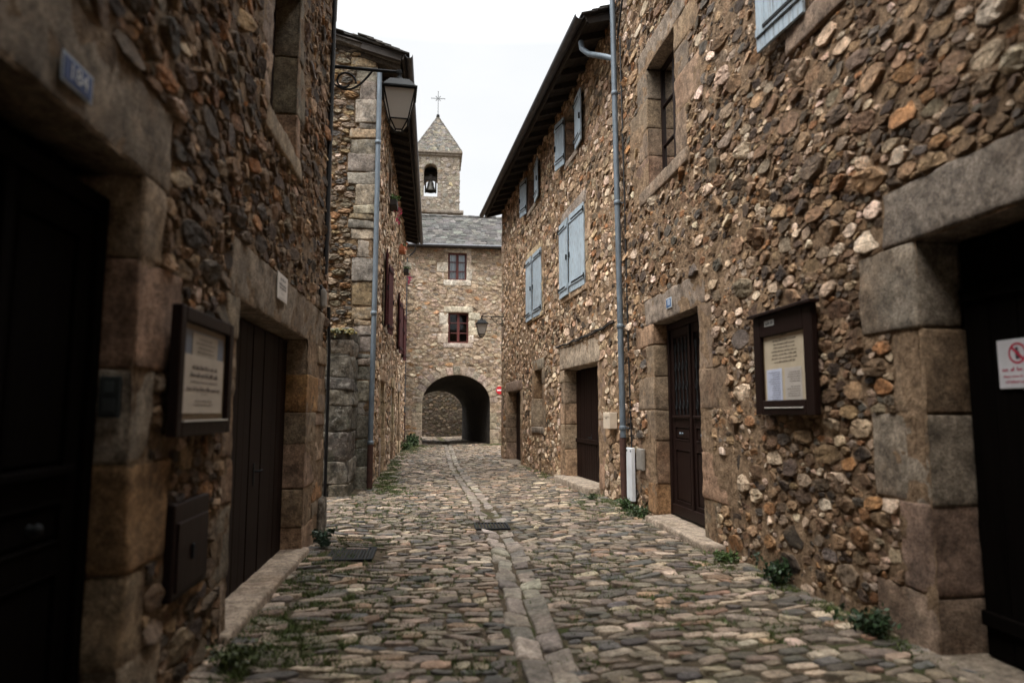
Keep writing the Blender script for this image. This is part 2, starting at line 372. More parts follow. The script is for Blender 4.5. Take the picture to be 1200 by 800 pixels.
    V[:, -1] = F.w(P[:, 0], base + h * rng.uniform(.9, 1.15, N), P[:, 1] / aspect)
    quads = []
    for k in range(nr - 1):
        for j in range(Mn): quads.append((k * Mn + j, k * Mn + (j + 1) % Mn, (k + 1) * Mn + (j + 1) % Mn, (k + 1) * Mn + j))
    tris = [((nr - 1) * Mn + j, (nr - 1) * Mn + (j + 1) % Mn, nr * Mn) for j in range(Mn)]
    nv = nr * Mn + 1; offs = (np.arange(N) * nv)[:, None, None]
    c = pick(pal, N, rng, var)
    c = np.repeat(c[:, None], nv, 1); m_ = np.array(mcol)
    c[:, :Mn] = m_; e = (rng.random((N, Mn, 1)) ** 2) * .75; c[:, Mn:2 * Mn] = c[:, Mn:2 * Mn] * (1 - e) + m_ * e
    if nr > 2: e = (rng.random((N, Mn, 1)) ** 4) * .6; c[:, 2 * Mn:3 * Mn] = c[:, 2 * Mn:3 * Mn] * (1 - e) + m_ * e
    c = (c * (1 + rng.uniform(-.14, .14, (N, nv, 1)))).reshape(-1, 3)
    Vf = V.reshape(-1, 3); n0 = mb.n
    mb.add(Vf, (np.array(quads)[None] + offs).reshape(-1, 4), c, mat, False)
    # the caps share those vertices
    T = (np.array(tris)[None] + offs).reshape(-1, 3); mb.loops.append(T.reshape(-1) + n0); mb.sizes.append(np.full(len(T), 3)); mb.mi.append(np.full(len(T), mat)); mb.sm.append(np.full(len(T), False))

def wall_face(mb, F, u0, u1, z0, z1, holes, mat=1, d=0., step=0, amp=.011, lim=None):
    us = sorted({u0, u1, *[x for h in holes for x in h[:2] if u0 < x < u1]}); zs = sorted({z0, z1, *[x for h in holes for x in h[2:] if z0 < x < z1]})
    for a, b in zip(us[:-1], us[1:]):
        for c, e in zip(zs[:-1], zs[1:]):
            cu, cz = (a + b) / 2, (c + e) / 2
            if any(h[0] < cu < h[1] and h[2] < cz < h[3] for h in holes): continue
            if step and (lim is None or (b > lim[0] and a < lim[1] and c < lim[2])):
                U, Z = np.meshgrid(np.linspace(a, b, max(2, int((b - a) / step) + 1)), np.linspace(c, e, max(2, int((e - c) / step) + 1)), indexing='ij')
                P = np.stack([U, Z, 0 * U], -1); D = d + amp * (.55 * vnoise(P * 9.) + .5 * vnoise(P * 21. + 7) + .5 * vnoise(P * 3.1 + 3)) + .005 + amp * .9 * vnoise(P * .9 + 11)
                ii = np.arange(U.size).reshape(U.shape); mb.add(F.w(U, D, Z).reshape(-1, 3), np.stack([ii[:-1, :-1], ii[1:, :-1], ii[1:, 1:], ii[:-1, 1:]], -1).reshape(-1, 4), (.3, .25, .2), mat, True); continue
            mb.quad(F, [(a, d, c), (b, d, c), (b, d, e), (a, d, e)], (.3, .25, .2), mat)

def stacks(rng, z0, z1, hmin, hmax):
    z = z0; out = []
    while z < z1 - .05:
        h = rng.uniform(hmin, hmax)
        if z1 - z - h < hmin * .7: h = z1 - z
        out.append((z, min(z + h, z1))); z += h
    return out
def surround(house, F, name, u0, u1, z0, z1, depth, lint=.35, over=.2, jw=(.22, .45), jh=(.32, .6), sill=0., proud=.014, pal=PAL_A, step=.06, mats='ashlar', left=True, right=True, sill_out=.03, lover=None, lcol=None, tint=(), rects=None, amp=.013, seed=1):
    """dressed stones round an opening: jamb stones, lintel (a sub-part), sill; returns their rectangles"""
    rng = np.random.default_rng(seed); rc = []
    lo = (over, over) if lover is None else lover
    zb = z0 if not sill else z0
    for side, on in ((0, left), (1, right)):
        if not on: continue
        lng = rng.random() < .5; jb = MB()
        for (a, b) in stacks(rng, zb, z1, *jh):
            w = jw[1] * rng.uniform(.85, 1.1) if lng else jw[0] * rng.uniform(.85, 1.2); lng = not lng
            p = proud * rng.uniform(.4, 1.2)
            ua, ub = (u0 - w, u0) if side == 0 else (u1, u1 + w)
            cj = pick(pal, 1, rng, .10)[0]
            for (ts, tz, tc_) in tint:
                if ts == side and a < tz <= b: cj = np.array(tc_)
            jb.box(F, ua + .004, ub - .004 if side == 0 else ub, -depth, p, a + .002, b - .002, cj, 0, .018, step, amp, jit=.012)
            rc.append((ua, ub, a, b))
        wmin = jw[0] * .8; ua, ub = (u0 - wmin, u0 - .03) if side == 0 else (u1 + .03, u1 + wmin)
        jb.box(F, ua, ub, -depth + .01, proud * .35, zb, z1 - .004, (.3, .25, .2), 1, .004)
        part(name.replace('surround', 'jamb'), jb, [M[mats], M['mortar_p' if F is FA else 'mortar_r']], house)
    lb = MB(); lb.box(F, u0 - lo[0], u1 + lo[1], -depth, proud * 1.1, z1 + .002, z1 + lint, lcol if lcol is not None else pick(pal[:3], 1, rng, .1)[0], 0, .025, step, amp, jit=.012)
    part('lintel', lb, [M[mats]], house); rc.append((u0 - lo[0], u1 + lo[1], z1, z1 + lint))
    if sill:
        sb = MB(); sb.box(F, u0 - over, u1 + over, -depth, proud + sill_out, z0 - sill, z0 - .003, pick(pal[:3], 1, rng, .1)[0], 0, .02, step, amp, jit=.008)
        part('window_sill', sb, [M[mats]], house); rc.append((u0 - over, u1 + over, z0 - sill, z0))
    rc.append((u0, u1, z0, z1))
    return rc
def window(house, F, u0, u1, z0, z1, d, cols, rows, fm='door_dark', curtain=False, bar=.03):
    f = MB(); w = .085 if fm == 'frame_red' else .055; bar = .045 if fm == 'frame_red' else bar
    for a, b, c, e in ((u0, u0 + w, z0, z1), (u1 - w, u1, z0, z1), (u0 + w, u1 - w, z0, z0 + w), (u0 + w, u1 - w, z1 - w, z1)): f.box(F, a, b, d - .06, d, c, e, (.1, .1, .1))
    um = (u0 + u1) / 2
    if cols == 2: f.box(F, um - w * .75, um + w * .75, d - .05, d + .012, z0 + w, z1 - w, (.1, .1, .1))
    else:
        for k in range(1, cols): u = u0 + (u1 - u0) * k / cols; f.box(F, u - bar / 2, u + bar / 2, d - .045, d - .006, z0 + w, z1 - w, (.1, .1, .1))
    for k in range(1, rows): z = z0 + (z1 - z0) * k / rows; f.box(F, u0 + w, u1 - w, d - .045, d - .004, z - bar / 2, z + bar / 2, (.1, .1, .1))
    o = part('window', f, [M[fm]], house)
    g = MB(); g.quad(F, [(u0 + .02, d - .03, z0 + .02), (u1 - .02, d - .03, z0 + .02), (u1 - .02, d - .03, z1 - .02), (u0 + .02, d - .03, z1 - .02)]); part('pane', g, [M['glass']], o)
    if curtain:
        c = MB(); n = 60; us = np.linspace(u0 + .03, u1 - .03, n); dd = d - .12 + .018 * np.sin(us * 60) + .008 * np.sin(us * 23)
        V = np.concatenate([F.w(us, dd, z0 + .03), F.w(us, dd, z1 - .03)]); c.add(V, np.array([(i, i + 1, n + i + 1, n + i) for i in range(n - 1)]), (.8, .8, .8), 0, True); part('curtain', c, [M['curtain']], o)
    return o
def shutter(parent, F, hinge_u, sgn, w, z0, z1, ang, mat, d0=.04, t=.03):
    """plank shutter hung at hinge_u; ang 0 = flat open on the wall, 180 = closed; sgn the side it opens to"""
    a = math.radians(ang); U = (F.U * sgn * math.cos(a) + F.N * math.sin(a)); N = np.cross(U, [0, 0, 1.]);
    if N @ F.N < 0: N = -N
    if ang > 89: N = F.N
    G = Fr(F.w(hinge_u, d0, 0), U, N); mb = MB(); n = max(2, int(round(w / .13)))
    for k in range(n): mb.box(G, w * k / n + .004, w * (k + 1) / n - .004, 0, t, z0 + random.uniform(0, .006), z1 - random.uniform(0, .006), r=.004)
    for zz in (z0 + .14, z1 - .2): mb.box(G, .01, w - .01, t, t + .018, zz, zz + .075, r=.004)
    o = part('shutter', mb, [M[mat]], parent)
    for zz in (z0 + .16, z1 - .18):
        hb = MB(); hb.box(G, -.03, w * .8, t + .018, t + .026, zz + .015, zz + .048, r=.002); hb.tube([G.w(-.02, t + .02, zz - .02), G.w(-.02, t + .02, zz + .08)], .014, 8); part('strap_hinge', hb, [M['iron']], o)
    hb = MB(); hb.box(G, w - .06, w - .02, t, t + .03, (z0 + z1) / 2 - .09, (z0 + z1) / 2 + .03, r=.004); part('latch', hb, [M['iron']], o); return o
def plank_door(house, F, u0, u1, z0, z1, d, mat, plank=.17, rails=(), handle=True, leaves=1, hz=1.05):
    mb = MB(); n = max(3, int(round((u1 - u0) / plank)))
    for k in range(n):
        a, b = u0 + (u1 - u0) * k / n, u0 + (u1 - u0) * (k + 1) / n
        mb.box(F, a + .003, b - .003, d - .05 + random.uniform(-.002, .002), d + random.uniform(-.004, .004), z0, z1, r=.006)
    for z in rails: mb.box(F, u0, u1, d - .01, d + .028, z, z + .09, r=.008)
    mb.box(F, u0 - .05, u1 + .05, d - .09, d - .055, z0, z1 + .04, r=.003)
    o = part('door', mb, [M[mat]], house)
    if handle:
        um = u0 + .12 if leaves == 1 else (u0 + u1) / 2 + .06; h = MB(); h.box(F, um - .02, um + .02, d + .004, d + .012, hz - .1, hz + .1, r=.003); h.tube([F.w(um, d + .01, hz + .03), F.w(um, d + .05, hz + .03), F.w(um + .1, d + .055, hz + .03)], .009, 8)
        part('handle', h, [M['iron']], o)
    return o
def panel_door(house, F, u0, u1, z0, z1, d, mat, leaves=2, grille=False):
    mb = MB(); W = (u1 - u0) / leaves; kids = []; gr = MB()
    for k in range(leaves):
        a, b = u0 + W * k + .004, u0 + W * (k + 1) - .004; H = z1 - z0
        mb.box(F, a, b, d - .05, d - .022, z0, z1, r=.003)
        st = .1
        for (x0, x1, y0, y1) in ((a, a + st, z0, z1), (b - st, b, z0, z1), (a + st, b - st, z0, z0 + .2), (a + st, b - st, z0 + H * .355, z0 + H * .40), (a + st, b - st, z0 + H * .475, z0 + H * .525), (a + st, b - st, z1 - .12, z1)):
            mb.box(F, x0, x1, d - .022, d, y0, y1, r=.006)
        for (y0, y1) in ((z0 + .2, z0 + H * .355), (z0 + H * .40, z0 + H * .475)) + (() if grille else ((z0 + H * .525, z1 - .12),)):
            mb.box(F, a + st + .035, b - st - .035, d - .022, d - .006, y0 + .035, y1 - .035, r=.012)
            for (p, q, s_, t_) in ((a + st, a + st + .018, y0, y1), (b - st - .018, b - st, y0, y1), (a + st, b - st, y0, y0 + .018), (a + st, b - st, y1 - .018, y1)): mb.box(F, p, q, d - .022, d + .006, s_, t_, r=.006)
        mb.box(F, a, b, d, d + .03, z0 + .02, z0 + .16, r=.015); mb.box(F, a + .06, b - .06, d, d + .028, z0 + H * .525 - .02, z0 + H * .525 + .02, r=.01)
        if grille:
            y0, y1 = z0 + H * .525 + .03, z1 - .14; n = 4
            for i in range(n):
                u = a + st + (b - a - 2 * st) * (i + .5) / n; gr.tube([F.w(u, d - .008, y0), F.w(u, d - .008, y1)], .009, 6)
                for q in range(4):
                    zc = y0 + (y1 - y0) * (q + .5) / 4; t = np.linspace(0, 2 * math.pi, 14); gr.tube([F.w(u + .035 * math.cos(x), d - .002, zc + .06 * math.sin(x)) for x in t], .005, 5, cap=False)
    mb.box(F, (u0 + u1) / 2 - .03, (u0 + u1) / 2 + .03, d, d + .03, z0 + .02, z1, r=.012)
    mb.box(F, u0 - .07, u0, d - .06, d + .03, z0, z1, r=.008); mb.box(F, u1, u1 + .07, d - .06, d + .03, z0, z1, r=.008); mb.box(F, u0 - .07, u1 + .07, d - .06, d + .03, z1, z1 + .09, r=.008)
    o = part('door', mb, [M[mat]], house)
    if grille: part('grille', gr, [M['iron']], o)
    for k in range(leaves):
        u = u0 + W * (k + .5); zz = z0 + (z1 - z0) * .437; h = MB()
        h.lathe([(.0, .05), (.018, .045), (.024, .03), (.014, .012), (.02, 0)], (0, 0, 0), 10)
        V = h.v[-1]; h.v[-1] = F.w(V[:, 0] + u, V[:, 2] + d - .004, V[:, 1] + zz); part('door_knob', h, [M['zinc' if grille else 'iron']], o)
    return o
def eaves(house, F, u0, u1, zt, out, drop, raft=True, thick=.14, gut=True, pitch=.62, zslope=0., rr=.075, rise=None, back=4., mats=('timber', 'gutter')):
    """overhanging roof edge: rafters, boarding, slates above and a half-round gutter"""
    L = u1 - u0; F2 = Fr(F.w(u0, 0, zt), F.U + np.array([0, 0, zslope]), F.N); s = drop / out; mb = MB()
    Zr = np.array([0, 0, 1.]) + F.N * s; Fb = Fr(F2.O, F2.U, F.N - np.array([0, 0, s]), Zr); ol = math.hypot(out, drop)
    n = int(L / pitch)
    for k in range(n + 1 if raft else 0):
        u = L * k / n; u = min(max(u, .05), L - .05); mb = MB(); mb.box(Fb, u - .045, u + .045, -.3, ol - .05, -.12, 0, r=.006); part('rafter', mb, [M[mats[0]]], house)
    mb = MB(); nb = 6
    for k in range(nb): mb.box(Fb, 0, L, -back if k == 0 else ol * (k) / nb, ol * (k + 1) / nb - .006, .002, .03, r=.003)
    mb.box(Fb, -.03, L + .03, ol - .03, ol, -.1, .03, r=.004)
    mb.quad(Fb, [(0, ol, .05), (L, ol, .05), (L, -back, .05), (0, -back, .05)])
    part('eaves_boarding', mb, [M[mats[0]]], house)
    sl = MB(); rng = np.random.default_rng(int(abs(u0) * 10) + 3)
    for row in range(5):
        u = -.08
        while u < L + .02:
            w = rng.uniform(.22, .45); sl.box(Fb, u, min(u + w, L + .08) - .01, ol - .25 - row * .2, ol + .07 - row * .2 + rng.uniform(-.03, .03), .035 + row * .022 + .005 * rng.random(), .062 + row * .022 + .012 * rng.random(), pick(PAL_S, 1, rng)[0], r=.006); u += w
    part('roof', sl, [M['slate']], house)
    if gut:
        g = MB(); th = np.linspace(math.pi, 2 * math.pi, 9); oo = ol + rr * .9
        prof = [(oo + rr * math.cos(t), rr * math.sin(t) - .0) for t in th] + [(oo + rr * .88 * math.cos(t), rr * .88 * math.sin(t)) for t in th[::-1]]
        V = np.concatenate([F2.w(u, p[0] , p[1] - drop + .01) for u in (-.06, L + .06) for p in [np.array(prof).T]]); n = len(prof)
        g.add(V, np.array([(i, (i + 1) % n, n + (i + 1) % n, n + i) for i in range(n)]), (.1, .1, .1), 0, False)
        for e in (0, 1): g.add(V[e * n:(e + 1) * n], [tuple(range(n))])
        part('gutter', g, [M[mats[1]]], house)
def shell(mb, corners, z1, mat=1, skip=0):
    """the other walls and the ceiling of a house, so that no light comes through"""
    n = len(corners)
    for i in range(n):
        if i in (skip if isinstance(skip, tuple) else (skip,)): continue
        a, b = corners[i], corners[(i + 1) % n]; mb.add([(*a, -.05), (*b, -.05), (*b, z1), (*a, z1)], [(0, 1, 2, 3)], (.3, .25, .2), mat)
    mb.add([(*c, z1) for c in corners], [tuple(range(n))], (.3, .25, .2), mat)
BIG = [(.2, .3), (.145, 1.4), (.10, 3), (.062, 5), (.04, 4)]
MED = [(.2, .5), (.145, 2.2), (.10, 4), (.065, 4)]
FAR = [(.19, .6), (.135, 3), (.095, 4)]

# ================================================================== THE SETTING
NLEFT, NRIGHT = -1.38, 3.15
FL = Fr((NLEFT, 0, 0), (0, 1, 0), (1, 0, 0)); FRt = Fr((NRIGHT, 0, 0), (0, 1, 0), (-1, 0, 0))
FM = Fr((3.18, 10.9, 0), (-.069, 1, 0), (-1, -.069, 0)); FA = Fr((0, 32, 0), (1, 0, 0), (0, -1, 0))
F2 = Fr((-1.28, 0, 0), (0, 1, 0), (1, 0, 0)); FG = Fr((0, 13.8, 0), (1, 0, 0), (0, -1, 0)); FP = Fr((0, 12.4, 0), (1, 0, 0), (0, -1, 0))
def chan(y): return np.interp(y, [0, 4, 5.3, 7.7, 10, 13, 17, 20.6, 27, 33, 46], [.70, .73, .77, .88, .90, .84, .72, .66, .70, .75, .3])
def gz(x, y): return .012 + .085 * np.clip(np.abs(x - chan(y)) / 2.2, 0, 1) ** 1.3 + .012 * vnoise(np.stack(np.broadcast_arrays(np.asarray(x, float) * .9, np.asarray(y, float) * .7, 0. * np.asarray(x, float)), -1))
g = MB(); g.add([(-300, -300, -.07), (300, -300, -.07), (300, 300, -.07), (-300, 300, -.07)], [(0, 1, 2, 3)]); single('ground', g, [M['earth']], None, None, (0, 0, 0), kind='structure')
st = MB()
# bed between the cobbles
xs = np.linspace(-6, 5.2, 57); ys = np.concatenate([np.linspace(-9, 1, 11), np.arange(1.2, 34, .2), np.linspace(34.5, 46, 14)])
X, Y = np.meshgrid(xs, ys, indexing='ij'); i = np.arange(X.size).reshape(X.shape)
st.add(np.stack([X, Y, gz(X, Y) - .010], -1).reshape(-1, 3), np.stack([i[:-1, :-1], i[1:, :-1], i[1:, 1:], i[:-1, 1:]], -1).reshape(-1, 4), (.1, .1, .1), 1, True)
def xl(y): return -1.42 if y < 8.7 else (-4.5 if y < 12.4 else -1.32 if y < 32 else -1.4)
def xr(y): return 3.2 if y < 10.9 else (3.18 - .069 * (y - 10.9) + .03 if y < 22.9 else (4.5 if y < 32 else 2.8))
rng = np.random.default_rng(5); CS = []
y = 1.4
while y < 44:
    k = 1. if y < 14 else 1.25
    hrow = rng.uniform(.075, .15) * k
    for (a, b) in ((max(xl(y), -4.5), chan(y) - .19), (chan(y) + .19, xr(y))):
        x = a + rng.uniform(-.1, .05)
        while x < b - .04:
            big = 1.35 if x < -.6 and y < 9 else 1.
            w = rng.uniform(.10, .31) * k * big
            if x + w > b + .05: w = b - x
            if w > .05: CS.append((x + w / 2, y + hrow / 2, w / 2, hrow / 2))
            x += w
    y += hrow
CS = np.array(CS); N = len(CS); Mn = 16
cx, cy, ha, hb = CS.T
ang = rng.normal(0, .06, N) + np.where(cx > chan(cy), .10, -.05)
cyy = cy + np.where(cx > chan(cy), .16 * (cx - chan(cy)), .05 * (cx - chan(cy))) + .06 * np.sin(cx * 1.7 + cy * .8) + rng.normal(0, .012, N)
th = np.arange(Mn) * 2 * math.pi / Mn + rng.uniform(-.1, .1, (N, Mn)); p = rng.uniform(3.5, 9, (N, 1)); gp = rng.uniform(.002, .006, (N, 1))
A_, B_ = (ha[:, None] - gp) * rng.uniform(.94, 1.05, (N, 1)), (hb[:, None] - gp) * rng.uniform(.9, 1.1, (N, 1))
rad = 1 / ((np.abs(np.cos(th)) / A_) ** p + (np.abs(np.sin(th)) / B_) ** p) ** (1 / p) * (1 - .15 * rng.random((N, Mn)))
hh = rng.uniform(.004, .013, N); tl = rng.normal(0, .07, (N, 2)); rings = [(1.0, -1.2), (.985, .5), (.94, .93), (.6, 1.)]; nr = len(rings); V = np.empty((N, nr * Mn + 1, 3)); gzc = gz(cx, cyy)
for k, (f, gk) in enumerate(rings):
    q = rad * f * (1 + (rng.uniform(-.05, .05, (N, Mn)) if k else 0)); dx, dy = q * np.cos(th), q * np.sin(th); c_, s_ = np.cos(ang)[:, None], np.sin(ang)[:, None]
    V[:, k * Mn:(k + 1) * Mn, 0] = cx[:, None] + dx * c_ - dy * s_; V[:, k * Mn:(k + 1) * Mn, 1] = cyy[:, None] + dx * s_ + dy * c_
    V[:, k * Mn:(k + 1) * Mn, 2] = gzc[:, None] + (np.maximum(hh[:, None], .012) * gk * (1 + (rng.uniform(-.15, .15, (N, Mn)) if k else 0)) + (tl[:, :1] * dx + tl[:, 1:] * dy if k else -.02)) + (hh[:, None] - .016 if k else 0)
V[:, -1] = np.stack([cx, cyy, gzc + hh * 2 - .014], 1)
keepc = ~((cx > -1.14) & (cx < -.57) & (cy > 7.22) & (cy < 7.98)) & ~((np.abs(cx - .84) < .3) & (np.abs(cy - 9.5) < .32))
V = V[keepc]; N = len(V)
quads = np.array([(k * Mn + j, k * Mn + (j + 1) % Mn, (k + 1) * Mn + (j + 1) % Mn, (k + 1) * Mn + j) for k in range(nr - 1) for j in range(Mn)]); tris = np.array([((nr - 1) * Mn + j, (nr - 1) * Mn + (j + 1) % Mn, nr * Mn) for j in range(Mn)])
nv = nr * Mn + 1; offs = (np.arange(N) * nv)[:, None, None]; n0 = st.n
st.add(V.reshape(-1, 3), (quads[None] + offs).reshape(-1, 4), np.repeat(pick(PAL_C, N, rng, .3), nv, 0), 0, True)
T = (tris[None] + offs).reshape(-1, 3); st.loops.append(T.reshape(-1) + n0); st.sizes.append(np.full(len(T), 3)); st.mi.append(np.full(len(T), 0)); st.sm.append(np.full(len(T), True))
single('street', st, [M['cobble'], M['soil']], None, None, (0, 0, 0), kind='structure')
# paved gutter down the middle
ch = MB(); rng = np.random.default_rng(8)
for side in (-1, 1):
    y = 1.6
    while y < 33:
        L = rng.uniform(.2, .34) if y > 5.6 else rng.uniform(.3, .55)
        if not (9.2 < y + L / 2 < 9.82):
            ym = y + L / 2; t = chan(ym + .1) - chan(ym - .1); a = math.atan2(t, .2); U = (math.cos(a), -math.sin(a), .10 * side); Nn = (math.sin(a), math.cos(a), 0)
            W = rng.uniform(.14, .215)
            U = (U[0], U[1] + rng.normal(0, .05), rng.normal(.15, .04) * side)
            G = Fr((chan(ym) + rng.normal(0, .006), ym, -.008 + rng.uniform(-.008, .006)), U, Nn, np.cross(U, Nn)); e = side
            ch.box(G, .004 if side > 0 else -W, W if side > 0 else -.004, -L / 2 + .006, L / 2 - .006, -.06, .012, pick([((.27, .23, .19), 3), ((.22, .19, .158), 3), ((.33, .285, .235), 1.5), ((.16, .142, .122), 2)], 1, rng, .2)[0], 0, .022, .045, .009, jit=.014)
        y += L
single('drain_channel', ch, [M['cobble']], None, None, (0, 0, 0), kind='structure')
# grass and moss in the joints
PATCH = [(-.75, 5.3, .45, .7, 1.8), (-.95, 6.5, .3, .8, 1.7), (-1.1, 4.4, .3, .5, 1.8), (3.05, 5.2, .07, 1.0, 2.5), (3.05, 8.2, .06, 1.2, 1.5), (3.02, 10.5, .07, 1.2, 2.5), (.1, 4.4, .5, .4, .5), (1.6, 6.5, .4, .8, .4), (-.9, 11, .4, 1.2, .8), (-.5, 4.6, .5, .5, .5), (-.2, 6.0, .5, .8, .35), (-.8, 8.2, .3, .3, .6), (2.7, 11.3, .3, .5, .9), (2.6, 10.0, .35, .7, .7), (2.75, 6.4, .25, .3, 1.), (2.0, 5.4, .35, .3, .8), (2.3, 4.6, .35, .3, .8),
         (-1.0, 15.5, .2, 1.6, 1.), (-.7, 13.5, .25, .6, .8), (-1.1, 20, .15, 4, .8), (-1.0, 28, .4, 2.2, 1.2), (-.8, 31, .5, .7, 1.3), (3., 31.4, .5, .4, 1.), (1.15, 6.5, .06, 1.5, .5), (1.0, 4.7, .1, .5, .8), (2.95, 13.2, .1, 2, .5), (2.7, 17.5, .12, 3, .5), (-1.25, 6.2, .08, 1.6, .5), (3.0, 6.0, .1, 1.4, .5), (-.3, 10, .8, 1.5, .25)]
gb = MB(); rng = np.random.default_rng(21); BV = []; BC = []
for (px, py, sx, sy, dn) in PATCH:
    n = int(min(2600, 5200 * dn * sx * sy / (.35 * .6) * .16 + 60)); far = py > 13
    bx, by = px + rng.normal(0, sx * .7, n), py + rng.normal(0, sy * .7, n)
    ok = np.array([xl(b) + .02 < a < xr(b) - .02 for a, b in zip(bx, by)])
    # keep to the joints: blades come in small tufts
    q = vnoise(np.stack([bx * 6, by * 8, 0 * bx], -1)); ok &= q > -.05; bx, by = bx[ok], by[ok]; n = len(bx)
    k = 4; bx = np.repeat(bx, k) + rng.normal(0, .012, n * k); by = np.repeat(by, k) + rng.normal(0, .012, n * k); n *= k
    h = rng.uniform(.014, .05, n) * (1.4 if far else 1.); a = rng.uniform(0, 6.28, n); w = rng.uniform(.003, .007, n) * (1.6 if far else 1.); z = gz(bx, by) - .012
    lx, ly = rng.normal(0, .55, n) * h, rng.normal(0, .55, n) * h
    BV.append(np.stack([np.stack([bx - w * np.cos(a), by - w * np.sin(a), z], -1), np.stack([bx + w * np.cos(a), by + w * np.sin(a), z], -1), np.stack([bx + lx, by + ly, z + h], -1)], 1))
    BC.append(np.repeat(np.array([(.055, .082, .018)]) * rng.uniform(.5, 1.5, (n, 1)) * np.array([1, 1, 1]) + rng.uniform(0, .02, (n, 1)) * np.array([1, .6, 0]), 3, 0))
V = np.concatenate(BV).reshape(-1, 3); gb.add(V, np.arange(len(V)).reshape(-1, 3), np.concatenate(BC))
single('grass', gb, [M['leaf']], 'short grass and moss growing in the joints of the cobbles', 'grass', (0, 0, 0), kind='stuff')

# ================================================================== LEFT HOUSE (near)
h = root('stone_house', 'dark rubble stone house with plank garage door, meter hatch and number 184', 'house', (-4.5, 2, 0))
holes = []
holes += surround(h, FL, 'door_surround', 1.75, 3.25, 0, 2.72, .3, lint=.44, lover=(.4, .3), jw=(.24, .47), jh=(.38, .55), seed=3, pal=PAL_A, tint=((1, .9, (.26, .155, .075)), (1, 1.6, (.30, .25, .195))), lcol=(.235, .185, .135), step=.05)
holes += surround(h, FL, 'door_surround', 4.86, 7.5, 0.08, 2.4, .34, lint=.42, lover=(.2, 1.0), jw=(.2, .3), jh=(.3, .5), seed=4, right=False, lcol=(.25, .2, .15), step=.05)
# the corner pier of big stones beyond the garage door
PAL_Q[:] = PAL_A + [((.26, .165, .085), 2), ((.15, .115, .085), 2)]
cb = MB(); rngc = np.random.default_rng(33); cb.box(FL, 7.53, 8.73, -.38, .004, 0, 2.4, (.3, .25, .2), 1, .004)
for (a, b) in stacks(rngc, 0, 2.4, .28, .5):
    s = rngc.uniform(.45, .75)
    cb.box(FL, 7.5, 7.5 + s, -.34, .016 * rngc.random(), a + .002, b - .002, pick(PAL_Q, 1, rngc, .12)[0], 0, .012, .05, .009, jit=.008); q = a + (b - a) * rngc.uniform(.35, .65); cb.box(FL, 7.5 + s + .004, 8.76, -.4, .016 * rngc.random(), a + .002, q, pick(PAL_Q, 1, rngc, .14)[0], 0, .014, .05, .012, jit=.01); cb.box(FL, 7.5 + s + .004, 8.76, -.4, .016 * rngc.random(), q + .004, b - .002, pick(PAL_Q, 1, rngc, .14)[0], 0, .014, .05, .012, jit=.01)
holes.append((7.5, 8.8, 0, 2.4)); part('corner_stones', cb, [M['ashlar'], M['mortar_r']], h); cb = MB()
for (a, b) in stacks(rngc, 2.84, 8.4, .25, .5):
    s = rngc.uniform(.25, .5); cb.box(FL, 8.76 - s, 8.77, -.45, .015 * rngc.random() + .006, a + .004, b - .004, pick(PAL_A, 1, rngc, .15)[0] * .9, 0, .022, .08, .008, jit=.01); holes.append((8.76 - s, 8.8, a, b))
gs = MB(); gs.box(FL, 8.45, 8.8, -.3, .07, 0, .55, (.12, .10, .08), 0, .05, .06, .03, jit=.03); part('guard_stone', gs, [M['dark_stone']], h)
part('quoins', cb, [M['ashlar'], M['mortar_r']], h)
holes += surround(h, FL, 'window_surround', 5.5, 6.5, 4.1, 5.75, .3, lint=.3, jw=(.2, .34), jh=(.4, .62), sill=.22, seed=6, lcol=(.25, .2, .15))
window(h, FL, 5.5, 6.5, 4.1, 5.75, -.22, 2, 3)
w = MB(); op = [(1.75, 3.25, 0, 2.72), (4.86, 7.5, .08, 2.4), (5.5, 6.5, 4.1, 5.75)]
wall_face(w, FL, -8, 1.2, -.05, 8.5, []); wall_face(w, FL, 1.2, 8.75, -.05, 8.5, op, step=.03)
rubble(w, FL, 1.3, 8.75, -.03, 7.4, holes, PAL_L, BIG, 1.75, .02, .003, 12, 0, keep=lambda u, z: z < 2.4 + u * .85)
shell(w, [(-1.38, -8), (-1.38, 8.75), (-8, 8.75), (-8, -8)], 8.5)
part('wall', w, [M['stone'], M['mortar_l']], h)
panel_door(h, FL, 1.85, 3.16, .1, 2.5, -.16, 'door_black', 2)
plank_door(h, FL, 4.9, 7.46, .155, 2.37, -.20, 'door_brown', .2, (), True, 2)
d = MB(); d.box(FL, 4.7, 7.62, -.3, .07, -.05, .15, (.33, .26, .20), 0, .03, .05, .012, jit=.012); part('doorstep', d, [M['concrete']], h); d = MB(); d.box(FL, 1.6, 3.4, -.3, .12, -.05, .1, (.22, .18, .14), 0, .02, .08, .008); part('doorstep', d, [M['concrete']], h)
eaves(h, FL, -8, 8.85, 8.5, .6, .18, False)

br_ = MB(); FBk = Fr((0, 1.5, 0), (1, 0, 0), (0, 1, 0)); br_.box(WORLD, NLEFT + .02, NRIGHT - .02, -7.5, .5, 3.6, 9.5, (.2, .15, .1), 1, .02)  # unseen block added over the lane behind the camera to shade the near walls
part('shade_block', br_, [M['stone'], M['mortar_l']], h)
